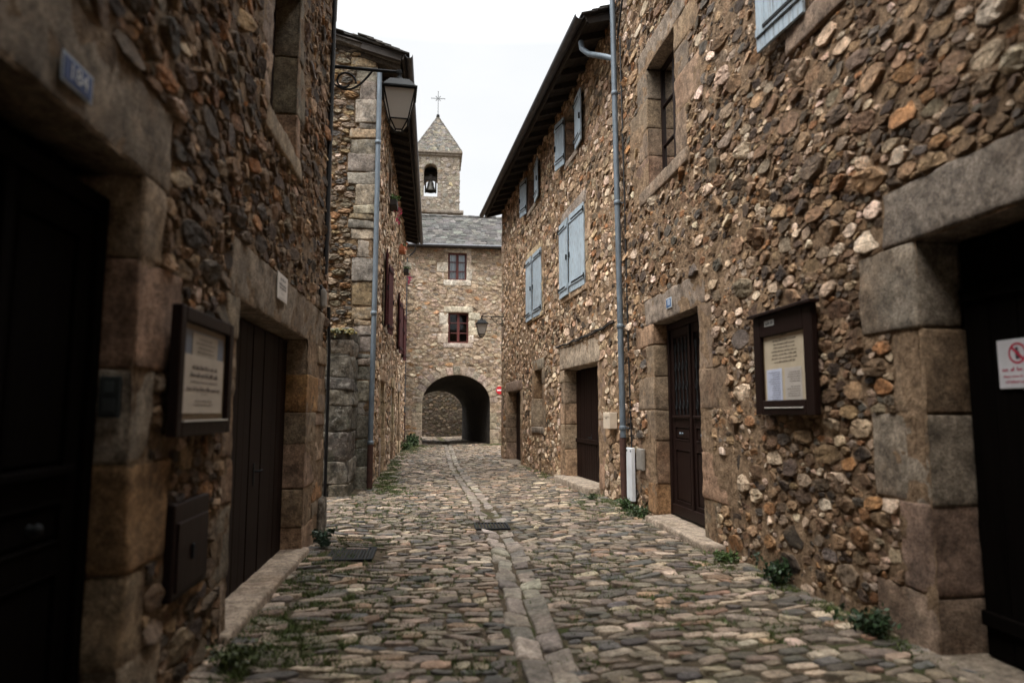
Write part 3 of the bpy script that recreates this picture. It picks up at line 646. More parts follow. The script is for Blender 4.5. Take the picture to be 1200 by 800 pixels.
# ================================================================== RIGHT HOUSE (near)
h = root('stone_house', 'brown rubble stone house with double panelled door numbered 10', 'house', (6, 2, 0))
holes = []
holes += surround(h, FRt, 'door_surround', 2.45, 3.95, 0, 2.72, .32, lint=.42, lover=(.3, .3), jw=(.25, .55), jh=(.42, .6), seed=12, tint=((1, 1.75, (.28, .195, .125)), (1, 1.1, (.27, .222, .172)), (1, 2.4, (.26, .218, .172))), lcol=(.20, .165, .135), step=.05)
holes += surround(h, FRt, 'door_surround', 7.57, 9.2, 0.16, 2.87, .28, lint=.38, lover=(.22, .36), jw=(.36, .82), jh=(.42, .62), seed=17, tint=((1, .4, (.33, .19, .095)),), lcol=(.25, .2, .16), step=.05)
holes += surround(h, FRt, 'window_surround', 8.12, 9.25, 4.92, 6.75, .3, lint=.36, over=.4, jw=(.42, .85), jh=(.4, .6), sill=.2, seed=15)
holes += surround(h, FRt, 'window_surround', 3.75, 4.98, 5.0, 6.6, .36, lint=.36, over=.35, jw=(.3, .5), jh=(.4, .6), sill=.24, seed=16)
wn = window(h, FRt, 8.12, 9.25, 4.92, 6.75, -.2, 2, 3)
wn = window(h, FRt, 3.75, 4.98, 5.0, 6.6, -.3, 2, 3); shutter(h, FRt, 5.0, 1, .68, 4.98, 6.62, 6, 'blue')
w = MB(); op = [(2.45, 3.95, 0, 2.72), (7.57, 9.2, 0, 2.87), (8.12, 9.25, 4.92, 6.75), (3.75, 4.98, 5.0, 6.6)]
wall_face(w, FRt, -8, 1.8, -.05, 12, []); wall_face(w, FRt, 1.8, 10.9, 9.4, 12, []); wall_face(w, FRt, 1.8, 10.9, -.05, 9.4, op, step=.03)
BIG_R = [(.23, .15), (.165, .7), (.12, 2.2), (.08, 4), (.052, 5), (.036, 4)]
rubble(w, FRt, 2.0, 10.9, -.03, 9.4, holes, PAL_R, BIG_R, 1.75, .016, .003, 12, 0, keep=lambda u, z: z < 2.4 + u * .85)
shell(w, [(3.15, -8), (3.15, 10.9), (9, 10.9), (9, -8)], 12)
part('wall', w, [M['stone_r'], M['mortar_r']], h)
plank_door(h, FRt, 2.5, 3.9, .12, 2.68, -.26, 'door_black', .2, (.3, 2.3), False)
panel_door(h, FRt, 7.65, 9.12, .19, 2.76, -.21, 'door_dark', 2, grille=True)
d = MB(); d.box(FRt, 7.0, 9.25, -.38, .2, -.05, .175, (.31, .25, .195), 0, .035, .05, .016, jit=.015); part('doorstep', d, [M['concrete']], h); d = MB(); d.box(FRt, 2.3, 4.1, -.32, .15, -.05, .11, (.22, .18, .14), 0, .02, .08, .008); part('doorstep', d, [M['concrete']], h)
eaves(h, FRt, -8, 10.95, 12, .6, .18, False)

# ================================================================== MIDDLE RIGHT HOUSE (blue shutters)
h = root('stone_house', 'long stone house with four pale blue shuttered windows and a gutter pipe', 'house', (5.5, 17, 0))
def mu(px, dy=0): return px
holes = []; k = 1 / math.sqrt(1 + .069 ** 2); U_ = lambda Y: (Y - 10.9) / k   # world Y -> distance along the face
def mo(y0, y1): return U_(y0), U_(y1)
a, b = mo(12.25, 14.65); holes += surround(h, FM, 'door_surround', a, b, .2, 2.54, .3, lint=.5, lover=(.18, .38), jw=(.28, .4), jh=(.4, .75), seed=21, step=.09, pal=PAL_A, lcol=(.33, .265, .2)); gar = (a, b)
a, b = mo(16.75, 17.7); holes += surround(h, FM, 'window_surround', a, b, 1.22, 2.72, .3, lint=.26, jw=(.25, .34), jh=(.5, .8), sill=.16, seed=22, step=.1); nw = (a, b)
a, b = mo(19.6, 21.6); holes += surround(h, FM, 'door_surround', a, b, .08, 2.26, .3, lint=.3, lover=(.35, .4), jw=(.3, .42), jh=(.4, .7), seed=23, step=.1); fd = (a, b)
a, b = mo(12.98, 14.75); bs = (a, b); holes += surround(h, FM, 'window_surround', a, b, 4.2, 5.84, .3, lint=.3, over=.14, jw=(.2, .42), jh=(.35, .5), sill=.16, seed=24, step=.1, pal=PAL_W)
a, b = mo(16.8, 18.45); ss = (a, b); holes += surround(h, FM, 'window_surround', a, b, 4.2, 5.86, .3, lint=.24, over=.12, jw=(.16, .26), jh=(.35, .5), sill=.14, seed=25, step=.1, pal=PAL_W)
a, b = mo(13.45, 14.3); u1_ = (a, b); holes += surround(h, FM, 'window_surround', a, b, 7.2, 8.2, .34, lint=.16, over=.12, jw=(.12, .2), jh=(.3, .5), sill=.14, seed=26, step=.1)
a, b = mo(17.4, 18.45); u2_ = (a, b); holes += surround(h, FM, 'window_surround', a, b, 7.3, 8.25, .34, lint=.16, over=.12, jw=(.12, .2), jh=(.3, .5), sill=.14, seed=27, step=.1)
uend = U_(22.85)
w = MB(); op = [(*gar, .2, 2.54), (*nw, 1.22, 2.72), (*fd, .08, 2.26), (*bs, 4.2, 5.84), (*ss, 4.2, 5.86), (*u1_, 7.2, 8.2), (*u2_, 7.3, 8.25)]
wall_face(w, FM, 0, uend, -.05, 8.75, op, step=.045)
cb = MB(); rngc = np.random.default_rng(41)
for (a, b) in stacks(rngc, 0, 8.5, .28, .5):
    s = rngc.uniform(.25, .5); cb.box(FM, uend - s, uend + .01, -.4, .01 + .012 * rngc.random(), a + .004, b - .004, pick(PAL_A, 1, rngc, .15)[0], 0, .02, .12, .008, jit=.01); holes.append((uend - s, uend + .1, a, b))
part('quoins', cb, [M['ashlar']], h)
rubble(w, FM, 0, uend, -.03, 8.72, holes, PAL_M, MED, 1.65, .016, .004, 10, 0)
e0 = FM.w(uend, 0, 0)[:2]; e1 = FM.w(uend, -6.5, 0)[:2]; e2 = FM.w(0, -6.5, 0)[:2]; e3 = FM.w(0, 0, 0)[:2]
shell(w, [tuple(e3), tuple(e0), tuple(e1), tuple(e2)], 8.75)
part('wall', w, [M['stone_r'], M['mortar_r']], h)
plank_door(h, FM, gar[0] + .03, gar[1] - .03, .22, 2.5, -.26, 'door_brown', .16, (.95,), True, 2)
plank_door(h, FM, fd[0] + .03, fd[1] - .03, .1, 2.22, -.26, 'door_dark', .16, (), True)
window(h, FM, nw[0], nw[1], 1.22, 2.72, -.24, 1, 3)
wn = window(h, FM, bs[0], bs[1], 4.2, 5.84, -.2, 2, 3); um = (bs[0] + bs[1]) / 2
shutter(h, FM, bs[0] - .03, 1, (bs[1] - bs[0]) / 2 + .10, 4.16, 5.88, 2, 'blue', .012); shutter(h, FM, bs[1] + .02, -1, (bs[1] - bs[0]) / 2 - .14, 4.15, 5.86, 1, 'blue', .05)
wn = window(h, FM, ss[0], ss[1], 4.2, 5.86, -.2, 2, 3); um = (ss[0] + ss[1]) / 2
shutter(h, FM, ss[0] - .03, 1, (ss[1] - ss[0]) / 2 + .02, 4.12, 5.88, 2, 'blue', .012); shutter(h, FM, ss[1] + .02, -1, (ss[1] - ss[0]) / 2 - .08, 4.11, 5.87, 1, 'blue', .05)
for (a, b), z0, z1 in ((u1_, 7.2, 8.2), (u2_, 7.3, 8.25)):
    wn = window(h, FM, a, b, z0, z1, -.26, 2, 2, 'frame_red'); shutter(h, FM, a - .02, -1, .6, z0 - .06, z1 + .06, 5, 'blue'); shutter(h, FM, b + .02, 1, .52, z0 - .02, z1 + .1, 9, 'blue')
d = MB(); d.box(FM, gar[0] - .05, gar[1] + .1, -.3, .24, -.05, .215, (.29, .24, .19), 0, .03, .07, .016, jit=.015); part('doorstep', d, [M['concrete']], h); d = MB(); d.box(FM, fd[0] - .1, fd[1] + .1, -.3, .2, -.05, .1, (.21, .175, .14), 0, .03, .1, .014); part('doorstep', d, [M['concrete']], h)
eaves(h, FM, .02, uend + .12, 8.72, .6, .18, rr=.085)

# ================================================================== FAR LEFT HOUSE (red shutters, stone pier)
h = root('stone_house', 'narrow stone house with dark red shutters and flower boxes behind the mossy pier', 'house', (-4, 22, 0))
holes = []; op = []
for (a, b, lo_) in ((16.4, 17.6, 0), (20.7, 22.0, 0), (24.4, 25.7, 0)):
    holes += surround(h, F2, 'door_surround', a, b, .05, 2.35, .4, lint=.3, jw=(.24, .36), jh=(.4, .7), seed=int(a), step=.14, proud=.045, pal=PAL_W); op.append((a, b, .05, 2.35)); plank_door(h, F2, a + .03, b - .03, .06, 2.32, -.36, 'door_grey' if a < 18 else 'door_dark', .16, (), True)
for (a, b) in ((16.85, 18.0), (22.9, 24.1), (26.4, 27.4)):
    holes += surround(h, F2, 'window_surround', a, b, 3.8, 5.5, .3, lint=.2, jw=(.16, .26), jh=(.35, .5), sill=.14, seed=int(a) + 1, step=.14); op.append((a, b, 3.8, 5.5)); wn = window(h, F2, a, b, 3.8, 5.5, -.2, 2, 3)
    shutter(h, F2, a - .03, -1, .6, 3.72, 5.6, 8, 'redpaint'); shutter(h, F2, b + .03, 1, .6, 3.72, 5.6, 8, 'redpaint')
for (a, b) in ((17.9, 18.9), (22.9, 23.9), (26.6, 27.5)):
    holes += surround(h, F2, 'window_surround', a, b, 7.4, 8.5, .3, lint=.2, jw=(.16, .26), jh=(.35, .5), sill=.14, seed=int(a) + 2, step=.14); op.append((a, b, 7.4, 8.5)); window(h, F2, a, b, 7.4, 8.5, -.2, 2, 2)
w = MB(); wall_face(w, F2, 13.8, 30, -.05, 9.25, op)
rubble(w, F2, 13.8, 30, -.03, 9.2, holes, PAL_M, FAR, 1.5, .025, .006, 10, 0, rings=RINGS_LO)
gq = []; rngc = np.random.default_rng(52); zq = 0.
while zq < 9.15:
    hq = rngc.choice([.12, .2, .3, .42, .5]) * rngc.uniform(.85, 1.15); gq.append((zq, min(zq + hq, 9.2), rngc.uniform(.26, .66) if hq > .17 else rngc.uniform(.3, .5))); zq += hq
gh = [(-1.28 - s_, -1.28, a, b) for a, b, s_ in gq]
wall_face(w, FG, -8, -3.4, -.05, 9.3, []); wall_face(w, FG, -3.4, -1.28, -.05, 9.3, [], step=.05)
# gable masonry: thin coursed slabs with large blocks between
rubble(w, FG, -3.4, -1.28, 2.6, 9.28, gh, PAL_G, [(.2, 1.2), (.13, 2), (.08, 3), (.05, 4)], 2.1, .05, .006, 14, 0, rng=np.random.default_rng(91), var=.28)
w.add([FG.w(-8, 0, 9.3), FG.w(-1.28, 0, 9.3), FG.w(-8, 0, 11.6)], [(0, 1, 2)], (.3, .25, .2), 1)
rubble(w, FG, -3.4, -1.5, 9.3, 9.8, [], PAL_G, [(.13, 2), (.08, 3)], 2.1, .05, .006, 12, 0, keep=lambda u, z: z < 9.28 + (-1.28 - u) * .3)
shell(w, [(-1.28, 13.8), (-1.28, 30), (-8, 30), (-8, 13.8)], 9.3, skip=(0, 3))
part('wall', w, [M['stone'], M['mortar_l']], h)
cb = MB(); cb.box(FG, -1.50, -1.285, -.4, .012, 0, 9.2, (.3, .25, .2), 1, .004)
for a, b, s_ in gq:
    cb.box(FG, -1.28 - s_, -1.272, -.45, .025 + .03 * rngc.random(), a + .004, b - .004, pick([((.25, .226, .19), 3), ((.31, .265, .21), 2.5), ((.19, .176, .155), 2.5), ((.33, .25, .16), .6)], 1, rngc, .2)[0], 0, .022, .06, .022, jit=.025)
part('quoins', cb, [M['lichen_stone'], M['mortar_l']], h)
eaves(h, F2, 13.55, 29.2, 9.25, .6, .16, rr=.08)
vg = MB(); rngc = np.random.default_rng(61); Fv = Fr((-.66, 13.8, 9.12), (-1, 0, .3), (0, -1, 0))
vg.box(Fv, .12, 6.5, .0, .2, -.16, .0, (.12, .11, .1), 0, .02, .1, .01); vg.box(Fv, .12, 6.5, -.3, .06, -.28, -.16, (.06, .05, .04), 0, .01)
for row in range(3):
    u = -.05 + row * .1
    while u < 6.4:
        L = rngc.uniform(.25, .5); vg.box(Fv, u, u + L, -.5, .27 - row * .03 + rngc.uniform(-.04, .04), .005 + row * .036, .036 + row * .036 + .01 * rngc.random(), pick(PAL_S, 1, rngc)[0], 0, .008, jit=.012); u += L * .92
part('verge', vg, [M['slate']], h)
# pier of mossy blocks in front of the gable
pr = root('stone_pier', 'short mossy stone pier standing in front of the red shuttered house', 'wall', (-2.6, 13.1, 0))
pb = MB(); pb.box(FP, -5.0, -1.53, -1.36, -.03, -.05, 3.1, (.1, .09, .08), 0, .03); rngc = np.random.default_rng(71)
for (a, b) in stacks(rngc, 0, 3.12, .2, .62):
    x = -1.5
    while x > -3.4:
        s = rngc.uniform(.34, .72); pb.box(FP, x - s, x - .008, -.4 if x < -1.6 else -1.3, rngc.uniform(-.01, .02), a + .003, b - .003, pick([((.17, .145, .118), 3), ((.125, .112, .095), 3), ((.21, .175, .135), 1.5)], 1, rngc, .2)[0], 0, .03, .045, .034, jit=.03); x -= s
part('blocks', pb, [M['dark_stone']], pr)
ms = MB(); rngc = np.random.default_rng(72)
for _ in range(700):
    x, yq = rngc.uniform(-3.2, -1.48), (rngc.uniform(-.5, .05) if _ % 2 else rngc.uniform(-.02, .06)); s = rngc.uniform(.012, .035); c = np.array([(.085, .07, .012), (.04, .042, .012), (.12, .085, .015)][rngc.integers(3)])
    ms.lathe([(s, -.02), (s * .9, s * .35), (s * .5, s * .65), (.001, s * .75)], FP.w(x, yq, 3.11 if _ % 2 else 3.11 - abs(rngc.normal(0, .05))), 7, c)
part('moss', ms, [M['leaf']], pr)

# ================================================================== GATE HOUSE with the arched passage
h = root('gate_house', 'pale stone gate house with an arched passage and slate roof closing the street', 'house', (1.1, 34, 0))
cxa, aa, zs_, bb = 1.115, 1.615, 2.05, 1.33
def arch_pts(cx, a, zs, b, n=28):
    t = np.linspace(math.pi, 0, n); return [(cx - a, 0.)] + [(cx + a * math.cos(x), zs + b * math.sin(x)) for x in t] + [(cx + a, 0.)]
w = MB(); holes = []
for z0, z1, sd in ((8.0, 9.36, 31), (4.92, 6.4, 32)):
    u0, u1 = (.66, 1.56) if z0 > 7 else (.69, 1.67)
    holes += surround(h, FA, 'window_surround', u0, u1, z0, z1, .25, lint=.30 if z0 < 7 else .2, over=.22, jw=(.26, .5), jh=(.35, .55), sill=.22 if z0 < 7 else .26, seed=sd, step=.12, pal=[((.60, .54, .46), 3), ((.54, .47, .39), 2), ((.48, .42, .35), 1)], proud=.03, sill_out=0)
    window(h, FA, u0, u1, z0, z1, -.14, 2, 3, 'frame_red', curtain=z0 > 7)
R0 = (cxa - aa, cxa + aa, -.05, zs_ + bb + .12)
wall_face(w, FA, -6, 9.5, -.05, 9.75, [(.66, 1.56, 8.0, 9.36), (.69, 1.67, 4.92, 6.4), R0])
P = arch_pts(cxa, aa, zs_, bb)
outer = []
for (x, z) in P:
    if z <= zs_: outer.append((R0[0] if x < cxa else R0[1], z))
    else:
        dx, dz = (x - cxa) / aa, (z - zs_) / bb; m_ = max(abs(dx), 1e-6); sx = 1 / m_; sz = (R0[3] - zs_) / max(dz * bb, 1e-6)
        s_ = min(sx, sz); outer.append((cxa + dx * aa * s_, zs_ + dz * bb * s_))
n = len(P); V = np.concatenate([np.array([FA.w(x, 0, z) for x, z in P]), np.array([FA.w(x, 0, z) for x, z in outer])]); w.add(V, np.array([(i, i + 1, n + i + 1, n + i) for i in range(n - 1)]), (.3, .25, .2), 1)
def notarch(u, z):
    q = np.where(z > zs_, ((u - cxa) / (aa + .42)) ** 2 + ((z - zs_) / (bb + .42)) ** 2 < 1, np.abs(u - cxa) < aa + .3); return ~q
rubble(w, FA, -3.5, 6, -.03, 9.72, holes + [(cxa - aa - .24, cxa + aa + .24, -.1, zs_ + .2), (cxa - 1.25, cxa + 1.25, zs_, zs_ + bb + .1)], PAL_P, [(.27, .5), (.2, 2.2), (.145, 4), (.095, 4)], 2.0, .016, .005, 12, 0, keep=notarch, rng=np.random.default_rng(81), mcol=(.40, .31, .225), var=.2)
shell(w, [(-6, 32), (9.5, 32), (9.5, 38.8), (-6, 38.8)], 9.75, skip=(0, 2))
FB = Fr((0, 38.8, 0), (1, 0, 0), (0, 1, 0)); bx_, ba, bzs, bbb = .36, 1.33, 1.75, 1.07
R1 = (bx_ - ba, bx_ + ba, -.05, bzs + bbb + .1); wall_face(w, FB, -6, 9.5, -.05, 9.75, [R1])
Pb = arch_pts(bx_, ba, bzs, bbb); outer = []
for (x, z) in Pb:
    if z <= bzs: outer.append((R1[0] if x < bx_ else R1[1], z))
    else:
        dx, dz = (x - bx_) / ba, (z - bzs) / bbb; s_ = min(1 / max(abs(dx), 1e-6), (R1[3] - bzs) / max(dz * bbb, 1e-6)); outer.append((bx_ + dx * ba * s_, bzs + dz * bbb * s_))
V = np.concatenate([np.array([FB.w(x, 0, z) for x, z in Pb]), np.array([FB.w(x, 0, z) for x, z in outer])]); w.add(V, np.array([(i, i + 1, n + i + 1, n + i) for i in range(n - 1)]), (.3, .25, .2), 1)
part('wall', w, [M['stone_pale'], M['mortar_p']], h)
tn = MB(); rows_ = 12; V = []
for r_ in range(rows_ + 1):
    t = r_ / rows_
    for (p0, p1) in zip(P, Pb): V.append((p0[0] * (1 - t) + p1[0] * t, 32 + 6.8 * t, p0[1] * (1 - t) + p1[1] * t))
V = np.array(V); i = np.arange((rows_ + 1) * n).reshape(rows_ + 1, n); tn.add(V, np.stack([i[:-1, :-1], i[1:, :-1], i[1:, 1:], i[:-1, 1:]], -1).reshape(-1, 4), (.035, .03, .026), 0, True)  # near-black vertex colour stands in for the shade inside the passage
part('passage_vault', tn, [M['vault_dark']], h)
vs = MB(); rngc = np.random.default_rng(83); nvs = 17
for k in range(nvs):
    t0, t1 = math.pi * k / nvs, math.pi * (k + 1) / nvs; tm = (t0 + t1) / 2; c = np.array([cxa + aa * math.cos(tm), zs_ + bb * math.sin(tm)]); rad = np.array([math.cos(tm) / aa, math.sin(tm) / bb]); rad /= np.linalg.norm(rad)
    tanl = math.hypot(aa * math.sin(tm), bb * math.cos(tm)) * (t1 - t0); G = Fr(FA.w(c[0], 0, c[1]), FA.U * rad[1] - FA.Z * rad[0], FA.N, FA.U * rad[0] + FA.Z * rad[1])
    vs.box(G, -tanl / 2 - .012, tanl / 2 + .012, -.3, .022 + .018 * rngc.random(), .0, rngc.uniform(.36, .52), pick([((.46, .385, .31), 3), ((.39, .325, .26), 3), ((.31, .265, .22), 1.5)], 1, rngc, .1)[0], 0, .02, .09, .008)
for sd in (-1, 1):
    for (a, b) in stacks(rngc, 0, zs_, .3, .5):
        s = rngc.uniform(.28, .5); u0 = cxa - aa - s if sd < 0 else cxa + aa; vs.box(FA, u0, u0 + s, -.3, .012 + .014 * rngc.random(), a + .005, b - .005, pick([((.42, .34, .26), 3), ((.36, .295, .225), 3)], 1, rngc, .1)[0], 0, .02, .09, .008)
part('arch_surround', vs, [M['ashlar']], h)
rf = MB(); pit = .66; Frf = Fr((0, 31.65, 9.66), (1, 0, 0), (0, 1, pit), (0, -pit, 1)); rngc = np.random.default_rng(85); nl = 3.72 * math.hypot(1, pit); y_ = 0; row = 0
while y_ < nl:
    ex = rngc.uniform(.16, .24); u = -5.6 + rngc.uniform(0, .3)
    while u < 9.4:
        L = rngc.uniform(.2, .5); rf.box(Frf, u, u + L - .012, y_ - .04 + rngc.uniform(-.035, .035), y_ + ex + .16, .0 + .02 * rngc.random(), .035 + .03 * rngc.random(), pick(PAL_S, 1, rngc, .25)[0], 0, .008, jit=.016); u += L
    y_ += ex; row += 1
rf.quad(Frf, [(-6.3, -.02, -.02), (9.8, -.02, -.02), (9.8, nl + .1, -.02), (-6.3, nl + .1, -.02)], (.1, .1, .1))
Frb = Fr((0, 39.2, 9.66), (1, 0, 0), (0, -1, pit), (0, pit, 1)); rf.quad(Frb, [(-6.3, 0, 0), (9.8, 0, 0), (9.8, nl + .05, 0), (-6.3, nl + .05, 0)], (.12, .12, .12))
u = -6
while u < 9.5:
    L = rngc.uniform(.25, .45); rf.box(Frf, u, u + L - .01, nl - .12, nl + .14, .05, .09 + .02 * rngc.random(), pick(PAL_S, 1, rngc)[0], 0, .01, jit=.015); u += L
part('roof', rf, [M['slate']], h)
sf = MB(); sf.box(FA, -6.2, 9.7, .002, .34, 9.56, 9.64, r=.005); part('eaves_boarding', sf, [M['timber']], h)
gt = MB(); gt.tube([FA.w(-1.25, .42, 9.6), FA.w(9.6, .42, 9.6)], .075, 10); gt.tube([FA.w(-.9, .42, 9.55), FA.w(-.95, .3, 9.3), FA.w(-1.2, .12, 9.1)], .035, 8); part('gutter', gt, [M['gutter']], h)

# wall seen through the passage
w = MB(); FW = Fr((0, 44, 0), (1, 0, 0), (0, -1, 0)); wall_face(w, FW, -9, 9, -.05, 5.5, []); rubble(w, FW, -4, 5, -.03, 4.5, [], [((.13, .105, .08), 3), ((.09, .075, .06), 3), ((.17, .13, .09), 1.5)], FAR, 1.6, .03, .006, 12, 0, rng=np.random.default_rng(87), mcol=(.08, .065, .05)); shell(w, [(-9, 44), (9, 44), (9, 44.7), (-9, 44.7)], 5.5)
single('stone_wall', w, [M['stone'], M['mortar_d']], 'brown rubble wall seen through the arched passage', 'wall', (0, 44, 0))

# ================================================================== BELL TOWER
h = root('bell_tower', 'square stone bell tower with a pyramid spire rising behind the slate roof', 'tower', (.13, 49.6, 0))
TY0, TX0, TX1 = 48., -1.49, 1.75; TD = TX1 - TX0; w = MB(); zt = 20.55
FT = Fr((0, TY0, 0), (1, 0, 0), (0, -1, 0)); FTb = Fr((0, TY0 + TD, 0), (1, 0, 0), (0, 1, 0)); FTl = Fr((TX0, 0, 0), (0, 1, 0), (-1, 0, 0)); FTr = Fr((TX1, 0, 0), (0, 1, 0), (1, 0, 0))
bo = (-.86, .14, 17.4, 19.85)
def arched_face(F, cxx, hw, z0, zsp, d_in, mat=1):
    R_ = (cxx - hw, cxx + hw, z0, zsp + hw + .05); wall_face(w, F, TX0, TX1, -.05, zt, [R_], mat)
    t = np.linspace(math.pi, 0, 15); A = [(cxx + hw * math.cos(x), zsp + hw * math.sin(x)) for x in t]; O = []
    for x, z in A:
        dx, dz = (x - cxx) / hw, (z - zsp) / hw; s_ = min(1 / max(abs(dx), 1e-6), (hw + .05) / max(dz * hw, 1e-6)); O.append((cxx + dx * hw * s_, zsp + dz * hw * s_))
    V = np.array([F.w(x, 0, z) for x, z in A] + [F.w(x, 0, z) for x, z in O]); w.add(V, np.array([(i, i + 1, 16 + i, 15 + i) for i in range(14)]), (.3, .25, .2), mat)
    pr_ = [(cxx - hw, z0)] + A + [(cxx + hw, z0)]; m = len(pr_); V = np.array([F.w(x, 0, z) for x, z in pr_] + [F.w(x, -d_in, z) for x, z in pr_]); w.add(V, np.array([(i, (i + 1) % m, m + (i + 1) % m, m + i) for i in range(m)]), (.26, .21, .16), 0)
    for k in range(9):
        t0 = math.pi * (k + .5) / 9; G = Fr(F.w(cxx + hw * math.cos(t0), 0, zsp + hw * math.sin(t0)), F.U * math.sin(t0) - F.Z * math.cos(t0), F.N, F.U * math.cos(t0) + F.Z * math.sin(t0)); w.box(G, -.1, .1, -.2, .03, 0, .24, pick(PAL_T, 1)[0], 0, .02, .1, .006)
arched_face(FT, -.36, .5, 17.4, 19.4, .55); arched_face(FTb, -.30, .62, 17.4, 19.1, .55)
wall_face(w, FTl, TY0, TY0 + TD, -.05, zt, []); wall_face(w, FTr, TY0, TY0 + TD, -.05, zt, [])
hl = [(-.9, .18, 17.4, 19.4), (-.86, .14, 19.3, 19.95)]
for F, hh_ in ((FT, hl), ):
    rubble(w, F, TX0, TX1, 16.3, 20.4, hh_, PAL_T, [(.30, 1.2), (.22, 3), (.15, 4)], 1.3, .012, .006, 12, 0, rng=np.random.default_rng(95), rings=RINGS, mcol=(.26, .225, .18), var=.15)
rubble(w, FTr, TY0, TY0 + TD, 16.3, 20.4, [], PAL_T, [(.2, 1.2), (.14, 3)], 1.5, .025, .006, 10, 0, rings=RINGS_LO); rubble(w, FTl, TY0, TY0 + TD, 16.3, 20.4, [], PAL_T, [(.2, 1.2), (.14, 3)], 1.5, .025, .006, 10, 0, rings=RINGS_LO)
w.add([(TX0, TY0, zt), (TX1, TY0, zt), (TX1, TY0 + TD, zt), (TX0, TY0 + TD, zt)], [(0, 1, 2, 3)], (.2, .17, .14), 0); w.add([(TX0, TY0, 17.3), (TX1, TY0, 17.3), (TX1, TY0 + TD, 17.3), (TX0, TY0 + TD, 17.3)], [(0, 1, 2, 3)], (.2, .17, .14), 0)
part('wall', w, [M['stone_pale'], M['mortar_t']], h)
cn = MB()
for (z0, z1, o_) in ((20.52, 20.68, .12), (20.68, 20.86, .22), (16.1, 16.34, .32), (15.9, 16.1, .2)): cn.box(WORLD, TX0 - o_, TX1 + o_, TY0 - o_, TY0 + TD + o_, z0, z1, (.20, .175, .15), 0, .03, .25, .012)
part('cornice', cn, [M['ashlar']], h)
lb_ = MB(); lb_.box(WORLD, TX0 - .12, TX1 + .22, TY0 - .12, TY0 + TD + .2, 8, 15.92, (.3, .25, .2), 0, .03); part('lower_stage', lb_, [M['stone_pale']], h)
sp = MB(); c_ = ((TX0 + TX1) / 2, TY0 + TD / 2); hw = TD / 2 + .16; ap = 24.3; rngc = np.random.default_rng(97)
for q in range(4):
    Ud = [(1, 0), (0, 1), (-1, 0), (0, -1)][q]; Nd = [(0, -1), (1, 0), (0, 1), (-1, 0)][q]; Hs = ap - 20.86; sl_ = math.hypot(hw, Hs)
    G = Fr((c_[0] + Nd[0] * hw, c_[1] + Nd[1] * hw, 20.86), (*Ud, 0), (Nd[0] * Hs, Nd[1] * Hs, hw), (-Nd[0] * hw, -Nd[1] * hw, Hs))
    sp.add([G.w(-hw, 0, 0), G.w(hw, 0, 0), G.w(0, 0, sl_)], [(0, 1, 2)], (.16, .14, .11), 0)
    if q < 4:
        zc = 0.
        while zc < sl_ - .15:
            ww = hw * (1 - zc / sl_); x = -ww
            while x < ww - .02:
                L = min(rngc.uniform(.16, .34), ww - x); sp.box(G, x, x + L - .012, -.03, .022 + .025 * rngc.random(), zc, zc + .2, pick([((.135, .122, .105), 3), ((.10, .092, .082), 3), ((.18, .16, .13), 1.2), ((.13, .125, .12), 2)], 1, rngc, .2)[0], 0, .01, jit=.01); x += L
            zc += .17
part('spire', sp, [M['slate']], h)
cr = MB(); X0, Y0 = c_; cr.lathe([(.0, 24.15), (.1, 24.2), (.14, 24.32), (.1, 24.45), (.03, 24.5)], (X0, Y0, 0), 12); cr.tube([(X0, Y0, 24.3), (X0, Y0, 26.3)], .022, 6); cr.tube([(X0 - .5, Y0, 25.75), (X0 + .5, Y0, 25.75)], .022, 6)
for (x, z) in ((-.5, 25.75), (.5, 25.75), (0, 26.3)): cr.lathe([(0, -.05), (.05, 0), (0, .05)], (X0 + x, Y0, z), 6)
for a in range(4): t = a * math.pi / 2 + math.pi / 4; cr.tube([(X0 + .08 * math.cos(t), Y0, 25.75 + .08 * math.sin(t)), (X0 + .26 * math.cos(t), Y0, 25.75 + .26 * math.sin(t))], .025, 5)
part('cross', cr, [M['iron']], h)
bl = root('bell', 'dark bronze bell hanging in the arched opening of the tower', 'bell', (-.36, 48.7, 18.2))
bb_ = MB(); bb_.lathe([(.40, -.5), (.415, -.47), (.33, -.32), (.26, -.1), (.235, .12), (.19, .24), (.02, .30)], (-.36, 48.7, 18.5), 24); bb_.lathe([(.38, -.5), (.28, -.2), (.2, .15), (.01, .2)], (-.36, 48.7, 18.5), 24); part('bell_cup', bb_, [M['bronze']], bl)
yk = MB(); yk.box(WORLD, -.86, .14, 48.6, 48.8, 18.85, 19.15, (.03, .03, .03), r=.03); yk.box(WORLD, -.5, -.22, 48.62, 48.78, 18.7, 19.3, (.03, .03, .03), r=.03)
for x in (-.74, .02): yk.box(WORLD, x - .06, x + .06, 48.62, 48.78, 17.9, 18.85, (.03, .03, .03), r=.02)
part('yoke', yk, [M['timber']], bl)
ck = MB(); ck.tube([(-.36, 48.7, 18.6), (-.36, 48.7, 18.0)], .025, 8); ck.lathe([(0, -.08), (.07, 0), (0, .08)], (-.36, 48.7, 17.95), 10); part('clapper', ck, [M['iron']], bl)

